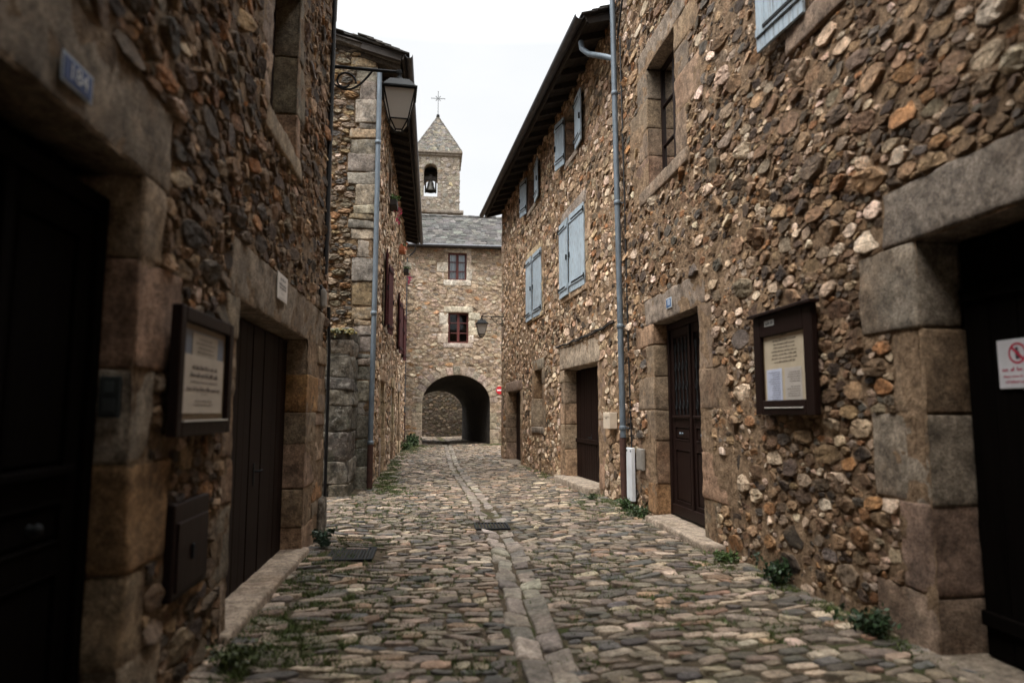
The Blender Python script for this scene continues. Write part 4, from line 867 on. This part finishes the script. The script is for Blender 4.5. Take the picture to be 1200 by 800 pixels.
# ================================================================== THINGS ON THE WALLS
# --- lanterns
def lantern(label, g):
    r = root('wall_lantern', label, 'street lamp', (0, 0, 0), 0, g)
    a = MB(); a.tube([(0, 0, 0), (1.0, 0, .0)], .026, 8); a.box(WORLD, .95, 1.03, -.03, .03, -.03, .03, r=.008); a.box(WORLD, -.02, .015, -.04, .04, -.62, .12, r=.006)
    sc_ = MB()
    t = np.linspace(0, 1, 30); pts = []
    for q in t: an = -2.0 + q * 5.9; rr = .16 * (1 - .55 * q); pts.append((.2 + rr * math.cos(an + 1.9) * 1.0, 0, -.22 + rr * math.sin(an + 1.9)))
    sc_.tube(pts, .015, 7); q = np.linspace(0, 1, 20); sc_.tube([(.02 + .58 * x, 0, -.20 - .17 * math.sin(math.pi * min(1, x * .9 + .1)) + .19 * x ** 2) for x in q], .016, 7)
    br = part('bracket', a, [M['iron']], r); part('scroll', sc_, [M['iron']], br)
    hd = MB(); c = 1.0
    hd.tube([(c, 0, -.02), (c, 0, -.12)], .03, 8); hd.lathe([(.0, -.07), (.05, -.09), (.055, -.12), (.09, -.15), (.095, -.17)], (c, 0, 0), 12)
    hd.frustum(c, 0, -.31, .49, -.165, .28); hd.frustum(c, 0, -.335, .52, -.312, .52)
    part('lantern_roof', hd, [M['iron']], r)
    fr_ = MB(); w0, w1, z0, z1 = .46, .265, -.34, -.78
    for x, y in ((-1, -1), (1, -1), (1, 1), (-1, 1)): fr_.tube([(c + x * w0 / 2, y * w0 / 2, z0), (c + x * w1 / 2, y * w1 / 2, z1), (c + x * .1 / 2, y * .1 / 2, z1 - .135)], .011, 6)
    for wv, z, rad in ((w1, z1, .011), (.1, z1 - .135, .012), (w0, z0, .012)):
        cs = [(c - wv / 2, -wv / 2, z), (c + wv / 2, -wv / 2, z), (c + wv / 2, wv / 2, z), (c - wv / 2, wv / 2, z)]
        for i in range(4): fr_.tube([cs[i], cs[(i + 1) % 4]], rad, 6)
    fo = part('lantern_frame', fr_, [M['iron']], r)
    for q in range(4):
        p = MB(); A = math.pi / 2 * q; rot = lambda x, y: (c + x * math.cos(A) - y * math.sin(A), x * math.sin(A) + y * math.cos(A))
        p.add([(*rot(-w0 / 2, -w0 / 2 + .006), z0), (*rot(w0 / 2, -w0 / 2 + .006), z0), (*rot(w1 / 2, -w1 / 2 + .006), z1), (*rot(-w1 / 2, -w1 / 2 + .006), z1), (*rot(-.05, -.045), z1 - .13), (*rot(.05, -.045), z1 - .13)], [(0, 1, 2, 3), (3, 2, 5, 4)]); part('pane', p, [M['lampglass']], r)
    return r
l1 = lantern('large black lantern on a scrolled iron bracket before the mossy pier house', 'iron wall lanterns'); l1.location = (-1.37, 8.5, 6.1); l1.scale = (.88, .88, .88); l1.rotation_euler = (0, 0, math.radians(4))
l2 = copy_tree(l1); l2['label'] = 'small distant lantern on a bracket in front of the pale gate house wall'; l2.location = (2.39, 22.3, 4.83); l2.scale = (.78, .78, .78); l2.rotation_euler = (0, 0, math.pi)

# --- drainpipes
def pipe(label, pts, r, mats, joints, F, base=None, shoe=None):
    rt = root('drainpipe', label, 'drainpipe', tuple(pts[-1]), 0, 'zinc drainpipes'); a = MB(); a.tube(pts, r, 14); part('pipe', a, [M[mats[0]]], rt)
    if base: q = MB(); q.tube(base, r * 1.12, 14); part('cast_iron_foot', q, [M[mats[1]]], rt)
    for z in joints:
        p0 = np.array(pts[-1]); p1 = np.array(pts[-2]) if len(pts) < 3 else np.array(pts[0]); t = (z - p0[2]) / (p1[2] - p0[2]) if abs(p1[2] - p0[2]) > .1 else 0; c = p0 + (p1 - p0) * t
        j = MB(); j.lathe([(r * 1.0, -.04), (r * 1.22, -.03), (r * 1.22, .03), (r * 1.0, .04)], tuple(c), 14); j.tube([c, c - F.N * (r + .09)], .012, 6); part('collar', j, [M[mats[0]]], rt)
    return rt
X_ = 3.04
pipe('tall grey drainpipe with rusty foot between letter box and white panel', [(X_, 10.78, 12.0), (X_, 10.6, 5.), (X_, 10.5, 1.2)], .048, ('zinc', 'rust'), (1.35, 3., 5.1, 7.05), FRt, base=[(X_, 10.52, 1.25), (X_, 10.47, .02)])
g_ = MB(); g_.tube([(2.62, 11.35, 8.36), (2.63, 11.3, 8.2), (2.72, 11.15, 8.02), (2.92, 10.85, 7.82), (3.04, 10.69, 7.7), (3.045, 10.67, 7.5)], .052, 14)
single('drainpipe', g_, [M['zinc']], 'short bent swan neck pipe joining the eaves gutter to the tallest drainpipe', 'drainpipe', (2.8, 11, 8), group='zinc drainpipes')
pipe('grey drainpipe at the corner of the stone house behind the mossy pier', [(-1.2, 13.62, 8.75), (-1.2, 13.62, 4.5), (-1.22, 13.60, .95)], .052, ('zinc', 'rust'), (3.6, 7.2, 1.0), FG, base=[(-1.22, 13.6, 1.0), (-1.22, 13.6, .0)])
pipe('thin dark drainpipe in the far corner beside the gate house', [(-1.33, 31.86, 9.0), (-1.33, 31.86, 5), (-1.33, 31.86, 1.5)], .06, ('gutter', 'rust'), (2.5, 5.5), FA, base=[(-1.33, 31.86, 1.6), (-1.33, 31.86, 0)])
# --- cables
c = MB(); c.tube([(-1.34, 8.42, 8.4), (-1.34, 8.4, 6.2), (-1.345, 8.36, 4.6), (-1.345, 8.33, 3.3)], .028, 8); c.tube([(-1.34, 8.47, 8.4), (-1.335, 8.46, 6.0), (-1.34, 8.42, 3.4)], .016, 6)
single('cable', c, [M['cable']], 'thick black cable running down past the large lantern to a small box', 'cable', (-1.34, 8.4, 3.3), group='wall cables')
c = MB(); c.tube([(-1.35, 8.72, 2.95), (-1.34, 8.79, 2.4), (-1.34, 8.80, 1.4), (-1.34, 8.79, .55)], .022, 8)
single('cable', c, [M['cable']], 'black cable dropping down the corner stones beside the mossy pier', 'cable', (-1.34, 8.79, .5), group='wall cables')
bx = root('junction_box', 'small grey cover on the black cable beside the garage door lintel', 'box', (-1.36, 8.1, 3.0)); a = MB(); a.box(FL, 8.05, 8.25, .0, .05, 2.86, 3.12, r=.02); part('backplate', a, [M['cable']], bx); a = MB(); a.box(FL, 8.0, 8.14, .04, .10, 2.84, 3.06, r=.025); part('cover', a, [M['plastic_grey']], bx)
c = MB(); pts = []
for t in np.linspace(0, 1, 26): pts.append(FM.w(.35 + t * 4.0, .035 + .004 * math.sin(t * 40), 3.16 - .05 * t - .04 * math.sin(t * math.pi) + .012 * math.sin(t * 31)))
c.tube(pts, .018, 8); c.tube([p + np.array([0, 0, .03 + .012 * math.sin(i)]) for i, p in enumerate(pts[:18])], .01, 6)
single('cable', c, [M['cable']], 'black cable strung along the wall above the lintel numbered 2', 'cable', tuple(pts[0]), group='wall cables')
c = MB(); c.tube([(3.08, 10.55, 8.0), (3.06, 10.0, 8.7), (3.06, 9.5, 9.6), (3.07, 9.3, 10.2)], .018, 6); c.tube([(3.1, 10.48, 8.0), (3.12, 10.44, 5), (3.12, 10.38, 2.5), (3.12, 10.3, 1.0)], .013, 6)
single('cable', c, [M['cable']], 'thin black cable climbing beside the tallest drainpipe', 'cable', (3.1, 10.5, 8), group='wall cables')
# --- notice boards
FLb = Fr((NLEFT + .03, -.19, -.015), (0, 1, 0), (1, 0, 0)); FRb = Fr((NRIGHT - .03, -.15, -.012), (0, 1, 0), (-1, 0, 0))  # board origins slid along and down the walls to match their image pixels
def notice_board(label, F, u0, u1, z0, z1, ledge, fw=.075, dp=.055):
    rt = root('notice_board', label, 'notice board', tuple(F.w((u0 + u1) / 2, .03, z0)), 0, 'framed notice boards'); a = MB()
    for q in ((u0, u0 + fw, z0, z1), (u1 - fw, u1, z0, z1), (u0 + fw, u1 - fw, z0, z0 + fw), (u0 + fw, u1 - fw, z1 - fw * (1.5 if ledge else 1), z1)): a.box(F, q[0], q[1], .02, .02 + dp, q[2], q[3], r=.008)
    if ledge: a.box(F, u0 - .05, u1 + .05, .02, .06 + dp, z1, z1 + .03, r=.006)
    part('frame', a, [M['door_dark']], rt); b_ = MB(); b_.box(F, u0 + fw - .01, u1 - fw + .01, .02, .045, z0 + fw - .01, z1 - fw + .01, (.16, .11, .06), r=.003); part('backboard', b_, [M['col']], rt)
    return rt
nb = notice_board('dark framed notice board between the black doorway and the plank garage door', FLb, 3.73, 4.63, 1.49, 2.17, False); rngt = np.random.default_rng(3); d0 = .047
a = MB(); a.box(FLb, 3.83, 4.5, d0, d0 + .003, 1.9, 2.06, (.16, .18, .22), r=.001); part('blue_card', a, [M['col']], nb)
a = MB(); a.box(FLb, 3.96, 4.38, d0 + .004, d0 + .007, 1.905, 2.05, (.36, .31, .25), r=.001); word_lines(a, FLb, 3.99, 4.35, 2.015, 5, .024, .012, d0 + .0085, (.10, .08, .07), rngt); part('paper', a, [M['col']], nb)
a = MB(); a.box(FLb, 3.84, 4.49, d0 + .008, d0 + .011, 1.61, 1.925, (.46, .40, .33), r=.001)
for (z, hh_, f) in ((1.85, .024, .7), (1.808, .026, .8), (1.776, .012, .75), (1.732, .024, .95), (1.714, .006, .2), (1.672, .010, .5), (1.652, .010, .55)): word_lines(a, FLb, 3.87, 4.46, z, 1, .1, hh_, d0 + .0125, (.09, .07, .06), rngt, fill=(f, f + .01))
part('paper', a, [M['col']], nb)
a = MB(); a.box(FLb, 3.81, 4.55, .05, .085, 1.566, 1.574, (.5, .46, .4), r=.002); part('metal_strip', a, [M['col']], nb)
nb = notice_board('dark framed notice board with top ledge beside the double panelled door', FRb, 5.19, 6.18, 1.59, 2.5, True, .13)
a = MB(); a.box(FRb, 5.36, 6.02, d0, d0 + .003, 1.66, 2.36, (.44, .37, .27), r=.001); word_lines(a, FRb, 5.62, 5.72, 2.29, 1, .1, .02, d0 + .0045, (.1, .08, .06), rngt, fill=(1, 1))
word_lines(a, FRb, 5.44, 5.92, 2.245, 7, .032, .016, d0 + .0045, (.09, .07, .05), rngt, fill=(.72, .9)); part('paper', a, [M['col']], nb)
a = MB(); a.box(FRb, 5.72, 5.99, d0 + .004, d0 + .007, 1.69, 2.0, (.44, .47, .58), r=.001); word_lines(a, FRb, 5.75, 5.96, 1.965, 13, .02, .009, d0 + .0085, (.16, .17, .22), rngt, centre=False, fill=(.6, 1)); part('paper', a, [M['col']], nb)
a = MB(); a.box(FRb, 5.40, 5.67, d0 + .004, d0 + .007, 1.69, 2.0, (.42, .38, .34), r=.001); word_lines(a, FRb, 5.43, 5.64, 1.955, 5, .02, .009, d0 + .0085, (.13, .11, .1), rngt, centre=False, fill=(.7, 1)); word_lines(a, FRb, 5.43, 5.64, 1.83, 5, .02, .009, d0 + .0085, (.13, .11, .1), rngt, centre=False, fill=(.7, 1)); part('paper', a, [M['col']], nb)
a = MB(); a.box(FRb, 5.78, 5.95, .075, .079, 2.395, 2.45, (.32, .32, .31), r=.001); word_lines(a, FRb, 5.795, 5.935, 2.408, 1, .1, .03, .0805, (.02, .02, .02), rngt, fill=(1, 1)); part('name_tag', a, [M['col']], nb)
a = MB(); a.box(FRb, 5.36, 6.0, .05, .085, 1.648, 1.658, (.45, .42, .38), r=.002); part('metal_strip', a, [M['col']], nb)
# --- house numbers and signs
def number_plate(label, F, u0, u1, z0, z1, body, size, bg, fg, rim, d=.024):
    rt = root('number_plate', label, 'house number', tuple(F.w((u0 + u1) / 2, d, z0)), 0, 'house number plates'); a = MB(); a.box(F, u0, u1, d, d + .006, z0, z1, rim, r=.002); e = min(u1 - u0, z1 - z0) * .1
    a.box(F, u0 + e, u1 - e, d + .006, d + .009, z0 + e, z1 - e, bg, r=.001); part('plate', a, [M['col']], rt); t = MB(); text_mb(t, F, body, size, (u0 + u1) / 2, d + .010, (z0 + z1) / 2, fg, ext=.001, sx=1.1 if len(body) > 2 else .85); part('numeral', t, [M['col']], rt)
number_plate('blue enamel house number 184 on the lintel of the black doorway', FL, 2.47, 2.69, 2.80, 2.915, '184', .085, (.015, .04, .14), (.50, .52, .55), (.30, .35, .42))
number_plate('small blue house number 10 on the lintel over the double door', FRt, 8.40, 8.60, 2.985, 3.125, '10', .115, (.03, .09, .2), (.62, .66, .72), (.5, .53, .56))
a_, b_ = U_(13.2), U_(13.5); number_plate('pale worn house number 2 on the lintel of the plank garage door', FM, a_, b_, 2.68, 2.93, '2', .24, (.44, .40, .36), (.13, .13, .16), (.40, .36, .32))
sg = root('wall_sign', 'small white printed sign on the lintel over the darkest garage door', 'sign', tuple(FL.w(6.07, .025, 2.58))); a = MB(); a.box(FL, 5.88, 6.26, .026, .036, 2.585, 2.82, (.60, .56, .52), r=.003); part('sign_board', a, [M['col']], sg)
a = MB()
for z, hh_, f in ((2.762, .026, .62), (2.715, .022, .9), (2.685, .022, .8), (2.645, .007, .35), (2.60, .008, .8)): word_lines(a, FL, 5.91, 6.23, z, 1, .1, hh_, .0375, (.10, .10, .11), rngt, fill=(f, f + .01))
part('print', a, [M['col']], sg)
FRd = Fr((NRIGHT + .258, 0, 0), (0, 1, 0), (-1, 0, 0)); sg = root('prohibition_sign', 'white notice with a red barred circle fixed to a black plank door', 'sign', tuple(FRd.w(3.4, .01, 1.75))); a = MB(); a.box(FRd, 3.36, 3.645, .008, .014, 1.74, 2.03, (.55, .54, .56), r=.002); part('sign_board', a, [M['col']], sg)
a = MB(); cu, cz = 3.505, 1.945; t = np.linspace(0, 2 * math.pi, 33)
V = np.concatenate([FRd.w(cu + .062 * np.cos(t), .0155, cz + .062 * np.sin(t)), FRd.w(cu + .05 * np.cos(t), .0155, cz + .05 * np.sin(t))]); a.add(V, np.array([(i, i + 1, 34 + i, 33 + i) for i in range(32)]), (.42, .02, .05)); q = .054 * .707; s_ = .006
a.quad(FRd, [(cu + q - s_, .0158, cz + q + s_), (cu + q + s_, .0158, cz + q - s_), (cu - q + s_, .0158, cz - q - s_), (cu - q - s_, .0158, cz - q + s_)], (.42, .02, .05)); part('barred_circle', a, [M['col']], sg)
a = MB()  # dark pictogram: a head, a body, a raised arm
a.quad(FRd, [(cu - .016, .0152, cz - .034), (cu + .012, .0152, cz - .034), (cu + .018, .0152, cz + .012), (cu - .012, .0152, cz + .014)], (.05, .05, .06)); a.add([FRd.w(cu + .003 + .011 * math.cos(x), .0152, cz + .026 + .011 * math.sin(x)) for x in t[:-1]], [tuple(range(32))], (.05, .05, .06)); part('pictogram', a, [M['col']], sg)
a = MB()
for z, hh_, f in ((1.842, .022, .95), (1.805, .014, .9), (1.772, .014, .8)): word_lines(a, FRd, 3.38, 3.625, z, 1, .1, hh_, .0152, (.36, .03, .07), rngt, fill=(f, f + .01))
part('print', a, [M['col']], sg)
sg = root('no_entry_sign', 'round red no entry sign with white bar beside the arched passage', 'road sign', (3.22, 31.9, 2.66)); a = MB(); FS = Fr((3.2, 31.93, 2.66), (1, 0, 0), (0, -1, 0)); t = np.linspace(0, 2 * math.pi, 33)[:-1]
V = np.concatenate([FS.w(.19 * np.cos(t), 0, .19 * np.sin(t)), FS.w(.19 * np.cos(t), .02, .19 * np.sin(t))]); a.add(V, np.array([(i, (i + 1) % 32, 32 + (i + 1) % 32, 32 + i) for i in range(32)]), (.5, .5, .5)); a.add(V[32:], [tuple(range(32))], (.45, .012, .02)); part('disc', a, [M['col']], sg); a = MB(); a.box(FS, -.14, .14, .021, .024, -.03, .03, (.8, .8, .8), r=.001); part('bar', a, [M['col']], sg); a = MB(); a.box(FS, -.05, .05, -.06, 0, -.1, .1, (.2, .2, .2), r=.004); part('mount', a, [M['zinc']], sg)
# --- boxes
ic = root('intercom', 'small dark intercom panel on the door jamb beside the black doorway', 'intercom', (-1.55, 3.24, 1.6)); FI = Fr((0, 3.242, 0), (1, 0, 0), (0, -1, 0)); a = MB(); a.box(FI, -1.505, -1.41, .0, .022, 1.575, 1.765, (.02, .025, .025), r=.008); part('panel', a, [M['col']], ic); a = MB(); a.box(FI, -1.48, -1.44, .022, .026, 1.69, 1.74, (.05, .06, .06), r=.003); part('camera_window', a, [M['col']], ic); a = MB(); a.box(FI, -1.485, -1.43, .022, .028, 1.60, 1.66, (.035, .04, .04), r=.003); part('button', a, [M['col']], ic)
hc = root('meter_hatch', 'low dark cupboard hatch let into the wall under the notice board', 'hatch', (-1.36, 4.0, .64)); a = MB(); a.box(FL, 3.72, 4.27, .0, .055, .62, 1.12, r=.012); part('frame', a, [M['door_dark']], hc); a = MB(); a.box(FL, 3.76, 4.23, .05, .068, .66, 1.02, r=.006); part('hatch_door', a, [M['door_dark']], hc); a = MB(); a.box(FL, 3.95, 3.98, .068, .082, .80, .88, r=.004); part('latch', a, [M['iron']], hc)
lb = root('letter_box', 'beige metal letter box on the wall beside the tallest drainpipe', 'letter box', tuple(FM.w(.3, .02, 1.3))); a = MB(); a.box(FM, .28, .62, .02, .16, 1.32, 1.60, r=.008); part('casing', a, [M['beige']], lb); a = MB(); a.box(FM, .30, .60, .16, .166, 1.53, 1.58, r=.002); part('flap', a, [M['beige']], lb); a = MB(); a.tube([FM.w(.45, .16, 1.5), FM.w(.45, .17, 1.5)], .012, 8); part('lock', a, [M['iron']], lb)
wp = root('cover_panel', 'tall white sheet panel standing against the wall beside the rusty pipe foot', 'panel', (3.1, 10.25, .2)); a = MB(); a.box(FRt, 10.1, 10.38, .04, .10, .24, 1.05, r=.008); part('sheet', a, [M['white']], wp); a = MB(); a.box(FRt, 10.12, 10.16, .10, .105, .99, 1.02, r=.002); a.box(FRt, 10.32, 10.36, .10, .105, .99, 1.02, r=.002); part('slot', a, [M['iron']], wp)
eb = root('meter_box', 'grey electric meter box between the white panel and door jamb', 'meter box', (3.12, 9.95, .75)); a = MB(); a.box(FRt, 9.66, 9.93, .02, .075, .74, 1.06, r=.012); part('casing', a, [M['plastic_grey']], eb); a = MB(); a.box(FRt, 9.68, 9.91, .075, .081, .76, 1.04, r=.003); part('lid', a, [M['plastic_grey']], eb)
# --- drains
def grate(label, x0, x1, y0, y1, n, z, along=True):
    rt = root('drain_grate', label, 'drain', ((x0 + x1) / 2, (y0 + y1) / 2, z), 0, 'iron street drains'); a = MB(); w = .03
    for q in ((x0, x1, y0, y0 + w), (x0, x1, y1 - w, y1), (x0, x0 + w, y0 + w, y1 - w), (x1 - w, x1, y0 + w, y1 - w)): a.box(WORLD, q[0], q[1], q[2], q[3], z - .03, z, r=.004)
    part('rim', a, [M['iron']], rt); a = MB()
    for k in range(n):
        if along: x = x0 + w + (x1 - x0 - 2 * w) * (k + .5) / n; a.box(WORLD, x - .012, x + .012, y0 + w, y1 - w, z - .03, z - .004, r=.003)
        else: q = y0 + w + (y1 - y0 - 2 * w) * (k + .5) / n; a.box(WORLD, x0 + w, x1 - w, q - .012, q + .012, z - .03, z - .004, r=.003)
    part('bars', a, [M['iron']], rt); a = MB(); a.box(WORLD, x0 + .005, x1 - .005, y0 + .005, y1 - .005, z - .12, z - .035, r=.003); part('pit', a, [M['cable']], rt)
grate('slotted iron drain grate in the cobbles beside the corner stones', -1.1, -.61, 7.28, 7.93, 12, .08); grate('dark iron drain cover in the middle of the stone channel', .6, 1.08, 9.25, 9.76, 9, .03)
# --- plants
def leafy(name, label, cat, loc, spread, hgt, n, leaf, col, stems=7, F=None, flowers=None, group=None, seed=1):
    rng = np.random.default_rng(seed); rt = root(name, label, cat, loc, 0, group); L = np.array(loc, float); s = MB(); tips = []
    for k in range(stems):
        a = rng.uniform(0, 6.28); rr = spread * rng.uniform(.2, .9); t = L + np.array([rr * math.cos(a), rr * math.sin(a), hgt * rng.uniform(.5, 1.)]); mid = L + (t - L) * .5 + np.array([0, 0, hgt * .15]); s.tube([L + np.array([.02 * math.cos(a), .02 * math.sin(a), 0]), mid, t], [.006, .005, .003], 5, (.05, .07, .025)); tips.append((L, mid, t))
    part('stems', s, [M['leaf']], rt); lf = MB(); V = []; C = []
    for k in range(n):
        p0, pm, p1 = tips[rng.integers(stems)]; t = rng.uniform(.15, 1.05); c = (1 - t) ** 2 * p0 + 2 * t * (1 - t) * pm + t * t * p1 + rng.normal(0, spread * .22, 3) * np.array([1, 1, .6]); c[2] = max(c[2], L[2] + .01)
        d = rng.normal(0, 1, 3); d /= np.linalg.norm(d); e = np.cross(d, rng.normal(0, 1, 3)); e /= np.linalg.norm(e); q = leaf * rng.uniform(.6, 1.3); f = np.cross(d, e)
        V += [c - d * q * .5, c + e * q * .33 + f * q * .1, c + d * q * .55, c - e * q * .33 + f * q * .1]; C += [np.array(col) * rng.uniform(.45, 1.45)] * 4
    lf.add(np.array(V), np.arange(len(V)).reshape(-1, 4), np.array(C)); part('leaves', lf, [M['leaf']], rt)
    if flowers:
        fl = MB(); V = []; C = []
        for (off, sp, m, fc) in flowers:
            for k in range(m):
                c = L + np.array(off) + rng.normal(0, 1, 3) * np.array(sp)
                for q in range(5):
                    a = q * 1.257 + rng.random(); d = np.array([math.cos(a), -.4 + .5 * rng.random(), math.sin(a)]); e = np.array([-math.sin(a), 0, math.cos(a)]); z = .03; V += [c, c + d * z + e * z * .45, c + d * z * 1.5, c + d * z - e * z * .45]; C += [np.array(fc) * rng.uniform(.7, 1.2)] * 4
        fl.add(np.array(V), np.arange(len(V)).reshape(-1, 4), np.array(C)); part('flowers', fl, [M['leaf']], rt)
    return rt
GR = (.035, .062, .018); DG = (.018, .04, .012)
wg = 'weeds at the foot of the walls'
leafy('weed', 'bright green bushy weed at the foot of the white panel', 'plant', (3.02, 10.25, .09), .17, .2, 420, .042, (.04, .075, .02), 10, group=wg, seed=2)
leafy('weed', 'low green weed trailing along the jamb beside the double door step', 'plant', (2.97, 9.6, .09), .26, .14, 380, .04, GR, 9, group=wg, seed=3)
leafy('weed', 'small grassy weed at the wall foot between door step and dark leafy weed', 'plant', (2.98, 6.62, .09), .14, .10, 260, .04, (.06, .10, .025), 8, group=wg, seed=4)
leafy('weed', 'dark leafy weed at the wall foot under the ledged notice board', 'plant', (3.02, 5.72, .09), .16, .26, 380, .045, DG, 9, group=wg, seed=5)
leafy('weed', 'dark ferny weed at the jamb of the door with the barred circle notice', 'plant', (2.98, 4.4, .09), .2, .17, 420, .04, DG, 10, group=wg, seed=6)
leafy('weed', 'small bluish green weed between the garage doorstep and slotted drain grate', 'plant', (-1.2, 7.85, .09), .12, .22, 170, .055, (.04, .075, .045), 6, group=wg, seed=7)
leafy('weed', 'green weed patch on the ground beside the arched passage', 'plant', (-.85, 30.9, .09), .42, .5, 520, .11, GR, 12, group=wg, seed=8)
leafy('weed', 'small weed on the cobbles before the garage doorstep numbered 2', 'plant', (2.75, 11.6, .09), .12, .1, 160, .035, GR, 6, group=wg, seed=9)
leafy('weed', 'sprawling weed at the foot of the red shuttered house wall', 'plant', (-1.05, 27.3, .09), .3, .35, 360, .09, (.06, .10, .03), 9, group=wg, seed=10)
leafy('weed', 'mossy weed on the ground below the meter hatch', 'plant', (-1.2, 4.35, .09), .2, .1, 380, .035, (.06, .075, .02), 10, group=wg, seed=12)
def flower_box(label, y, z, fl, seed, tc, n=300):
    rt = leafy('flower_box', label, 'flower box', (-1.13, y, z), .17, .22, n, .06, (.07, .13, .025), 9, flowers=fl, group='window flower boxes', seed=seed); a = MB(); a.box(F2, y - .3, y + .3, .03, .24, z - .14, z + .03, r=.01); part('planter', a, [M[tc]], rt)
flower_box('upper flower box with bushy green leaves and trailing pink flowers', 18.3, 7.38, [((.08, .35, -.15), (.05, .12, .2), 18, (.40, .03, .08))], 31, 'timber', 420)
flower_box('terracotta flower box on the far upper window of the red shuttered house', 23.4, 7.36, [((.05, 0, .1), (.05, .1, .05), 14, (.5, .08, .03))], 32, 'terracotta', 40)
flower_box('farthest flower box with white and pink flowers near the gate house corner', 27.0, 7.34, [((.08, 0, .22), (.08, .14, .05), 40, (.7, .66, .55)), ((.12, .4, -.25), (.04, .08, .12), 16, (.45, .03, .12))], 33, 'timber', 200)

# ================================================================== SKY, SUN, CAMERA
SUN_EL, SUN_AZ = 62., 228.     # high, behind the viewer and a little to the left
wd = bpy.data.worlds.new('World'); scene.world = wd; wd.use_nodes = True; nt = wd.node_tree; bg = nt.nodes['Background']
sky = nd(nt, 'ShaderNodeTexSky', sky_type='NISHITA', sun_disc=False, sun_elevation=math.radians(SUN_EL), sun_rotation=math.radians(SUN_AZ))
tc = nt.nodes.new('ShaderNodeTexCoord'); mp = nt.nodes.new('ShaderNodeMapping'); mp.inputs['Scale'].default_value = (1, 1, 2.2); nt.links.new(tc.outputs['Generated'], mp.inputs['Vector'])
n1 = noise(nt, mp.outputs['Vector'], 1.7, 6, .55)
sep = nt.nodes.new('ShaderNodeSeparateXYZ'); nt.links.new(tc.outputs['Generated'], sep.inputs[0])
OV = 13.
cl = ramp(nt, n1, .3, .7, (OV * .87, OV * .895, OV * .91), (OV, OV * 1.0, OV * .99))
gr_ = ramp(nt, sep.outputs['Z'], 0., 1., (.29, .29, .29), (2.9, 2.9, 2.9))   # an overcast sky is brighter overhead
er = gr_.node.color_ramp.elements
for p_, v_ in ((.5, .31), (.64, .9), (.8, 2.4)): e_ = er.new(p_); e_.color = (v_, v_, v_, 1)
cl = mixc(nt, 'MULTIPLY', 1., cl, gr_)
nt.links.new(mixc(nt, 'MIX', .95, sky.outputs[0], cl), bg.inputs['Color']); bg.inputs['Strength'].default_value = .1
sl = bpy.data.lights.new('sun', 'SUN'); sl.energy = 1.4; sl.angle = math.radians(30); sl.color = (1., .95, .88); so = bpy.data.objects.new('sun', sl); COL.objects.link(so)
az = math.radians(SUN_AZ); el = math.radians(SUN_EL); dv = Vector((math.sin(az) * math.cos(el), math.cos(az) * math.cos(el), math.sin(el))); so.rotation_euler = dv.to_track_quat('Z', 'Y').to_euler(); so.location = (0, -20, 40)

cam = bpy.data.cameras.new('camera'); co = bpy.data.objects.new('camera', cam); COL.objects.link(co); scene.camera = co
cam.sensor_width = 36; cam.sensor_fit = 'HORIZONTAL'; cam.lens = 36 * 780 / 1200; cam.clip_end = 2000; cam.clip_start = .05
co.location = (0, 0, 1.6); psi, pit_ = math.radians(6.7615), math.radians(6.074); fw = Vector((math.sin(psi) * math.cos(pit_), math.cos(psi) * math.cos(pit_), math.sin(pit_))); co.rotation_euler = fw.to_track_quat('-Z', 'Y').to_euler()
cam.dof.use_dof = True; cam.dof.focus_distance = 14.; cam.dof.aperture_fstop = 1.0
scene.view_settings.view_transform = 'Standard'; scene.view_settings.look = 'None'; scene.view_settings.exposure = 1.4; scene.view_settings.gamma = 1.
scene.cycles.max_bounces = 6; scene.cycles.diffuse_bounces = 4; scene.cycles.glossy_bounces = 3; scene.cycles.transparent_max_bounces = 8; scene.cycles.use_denoising = True
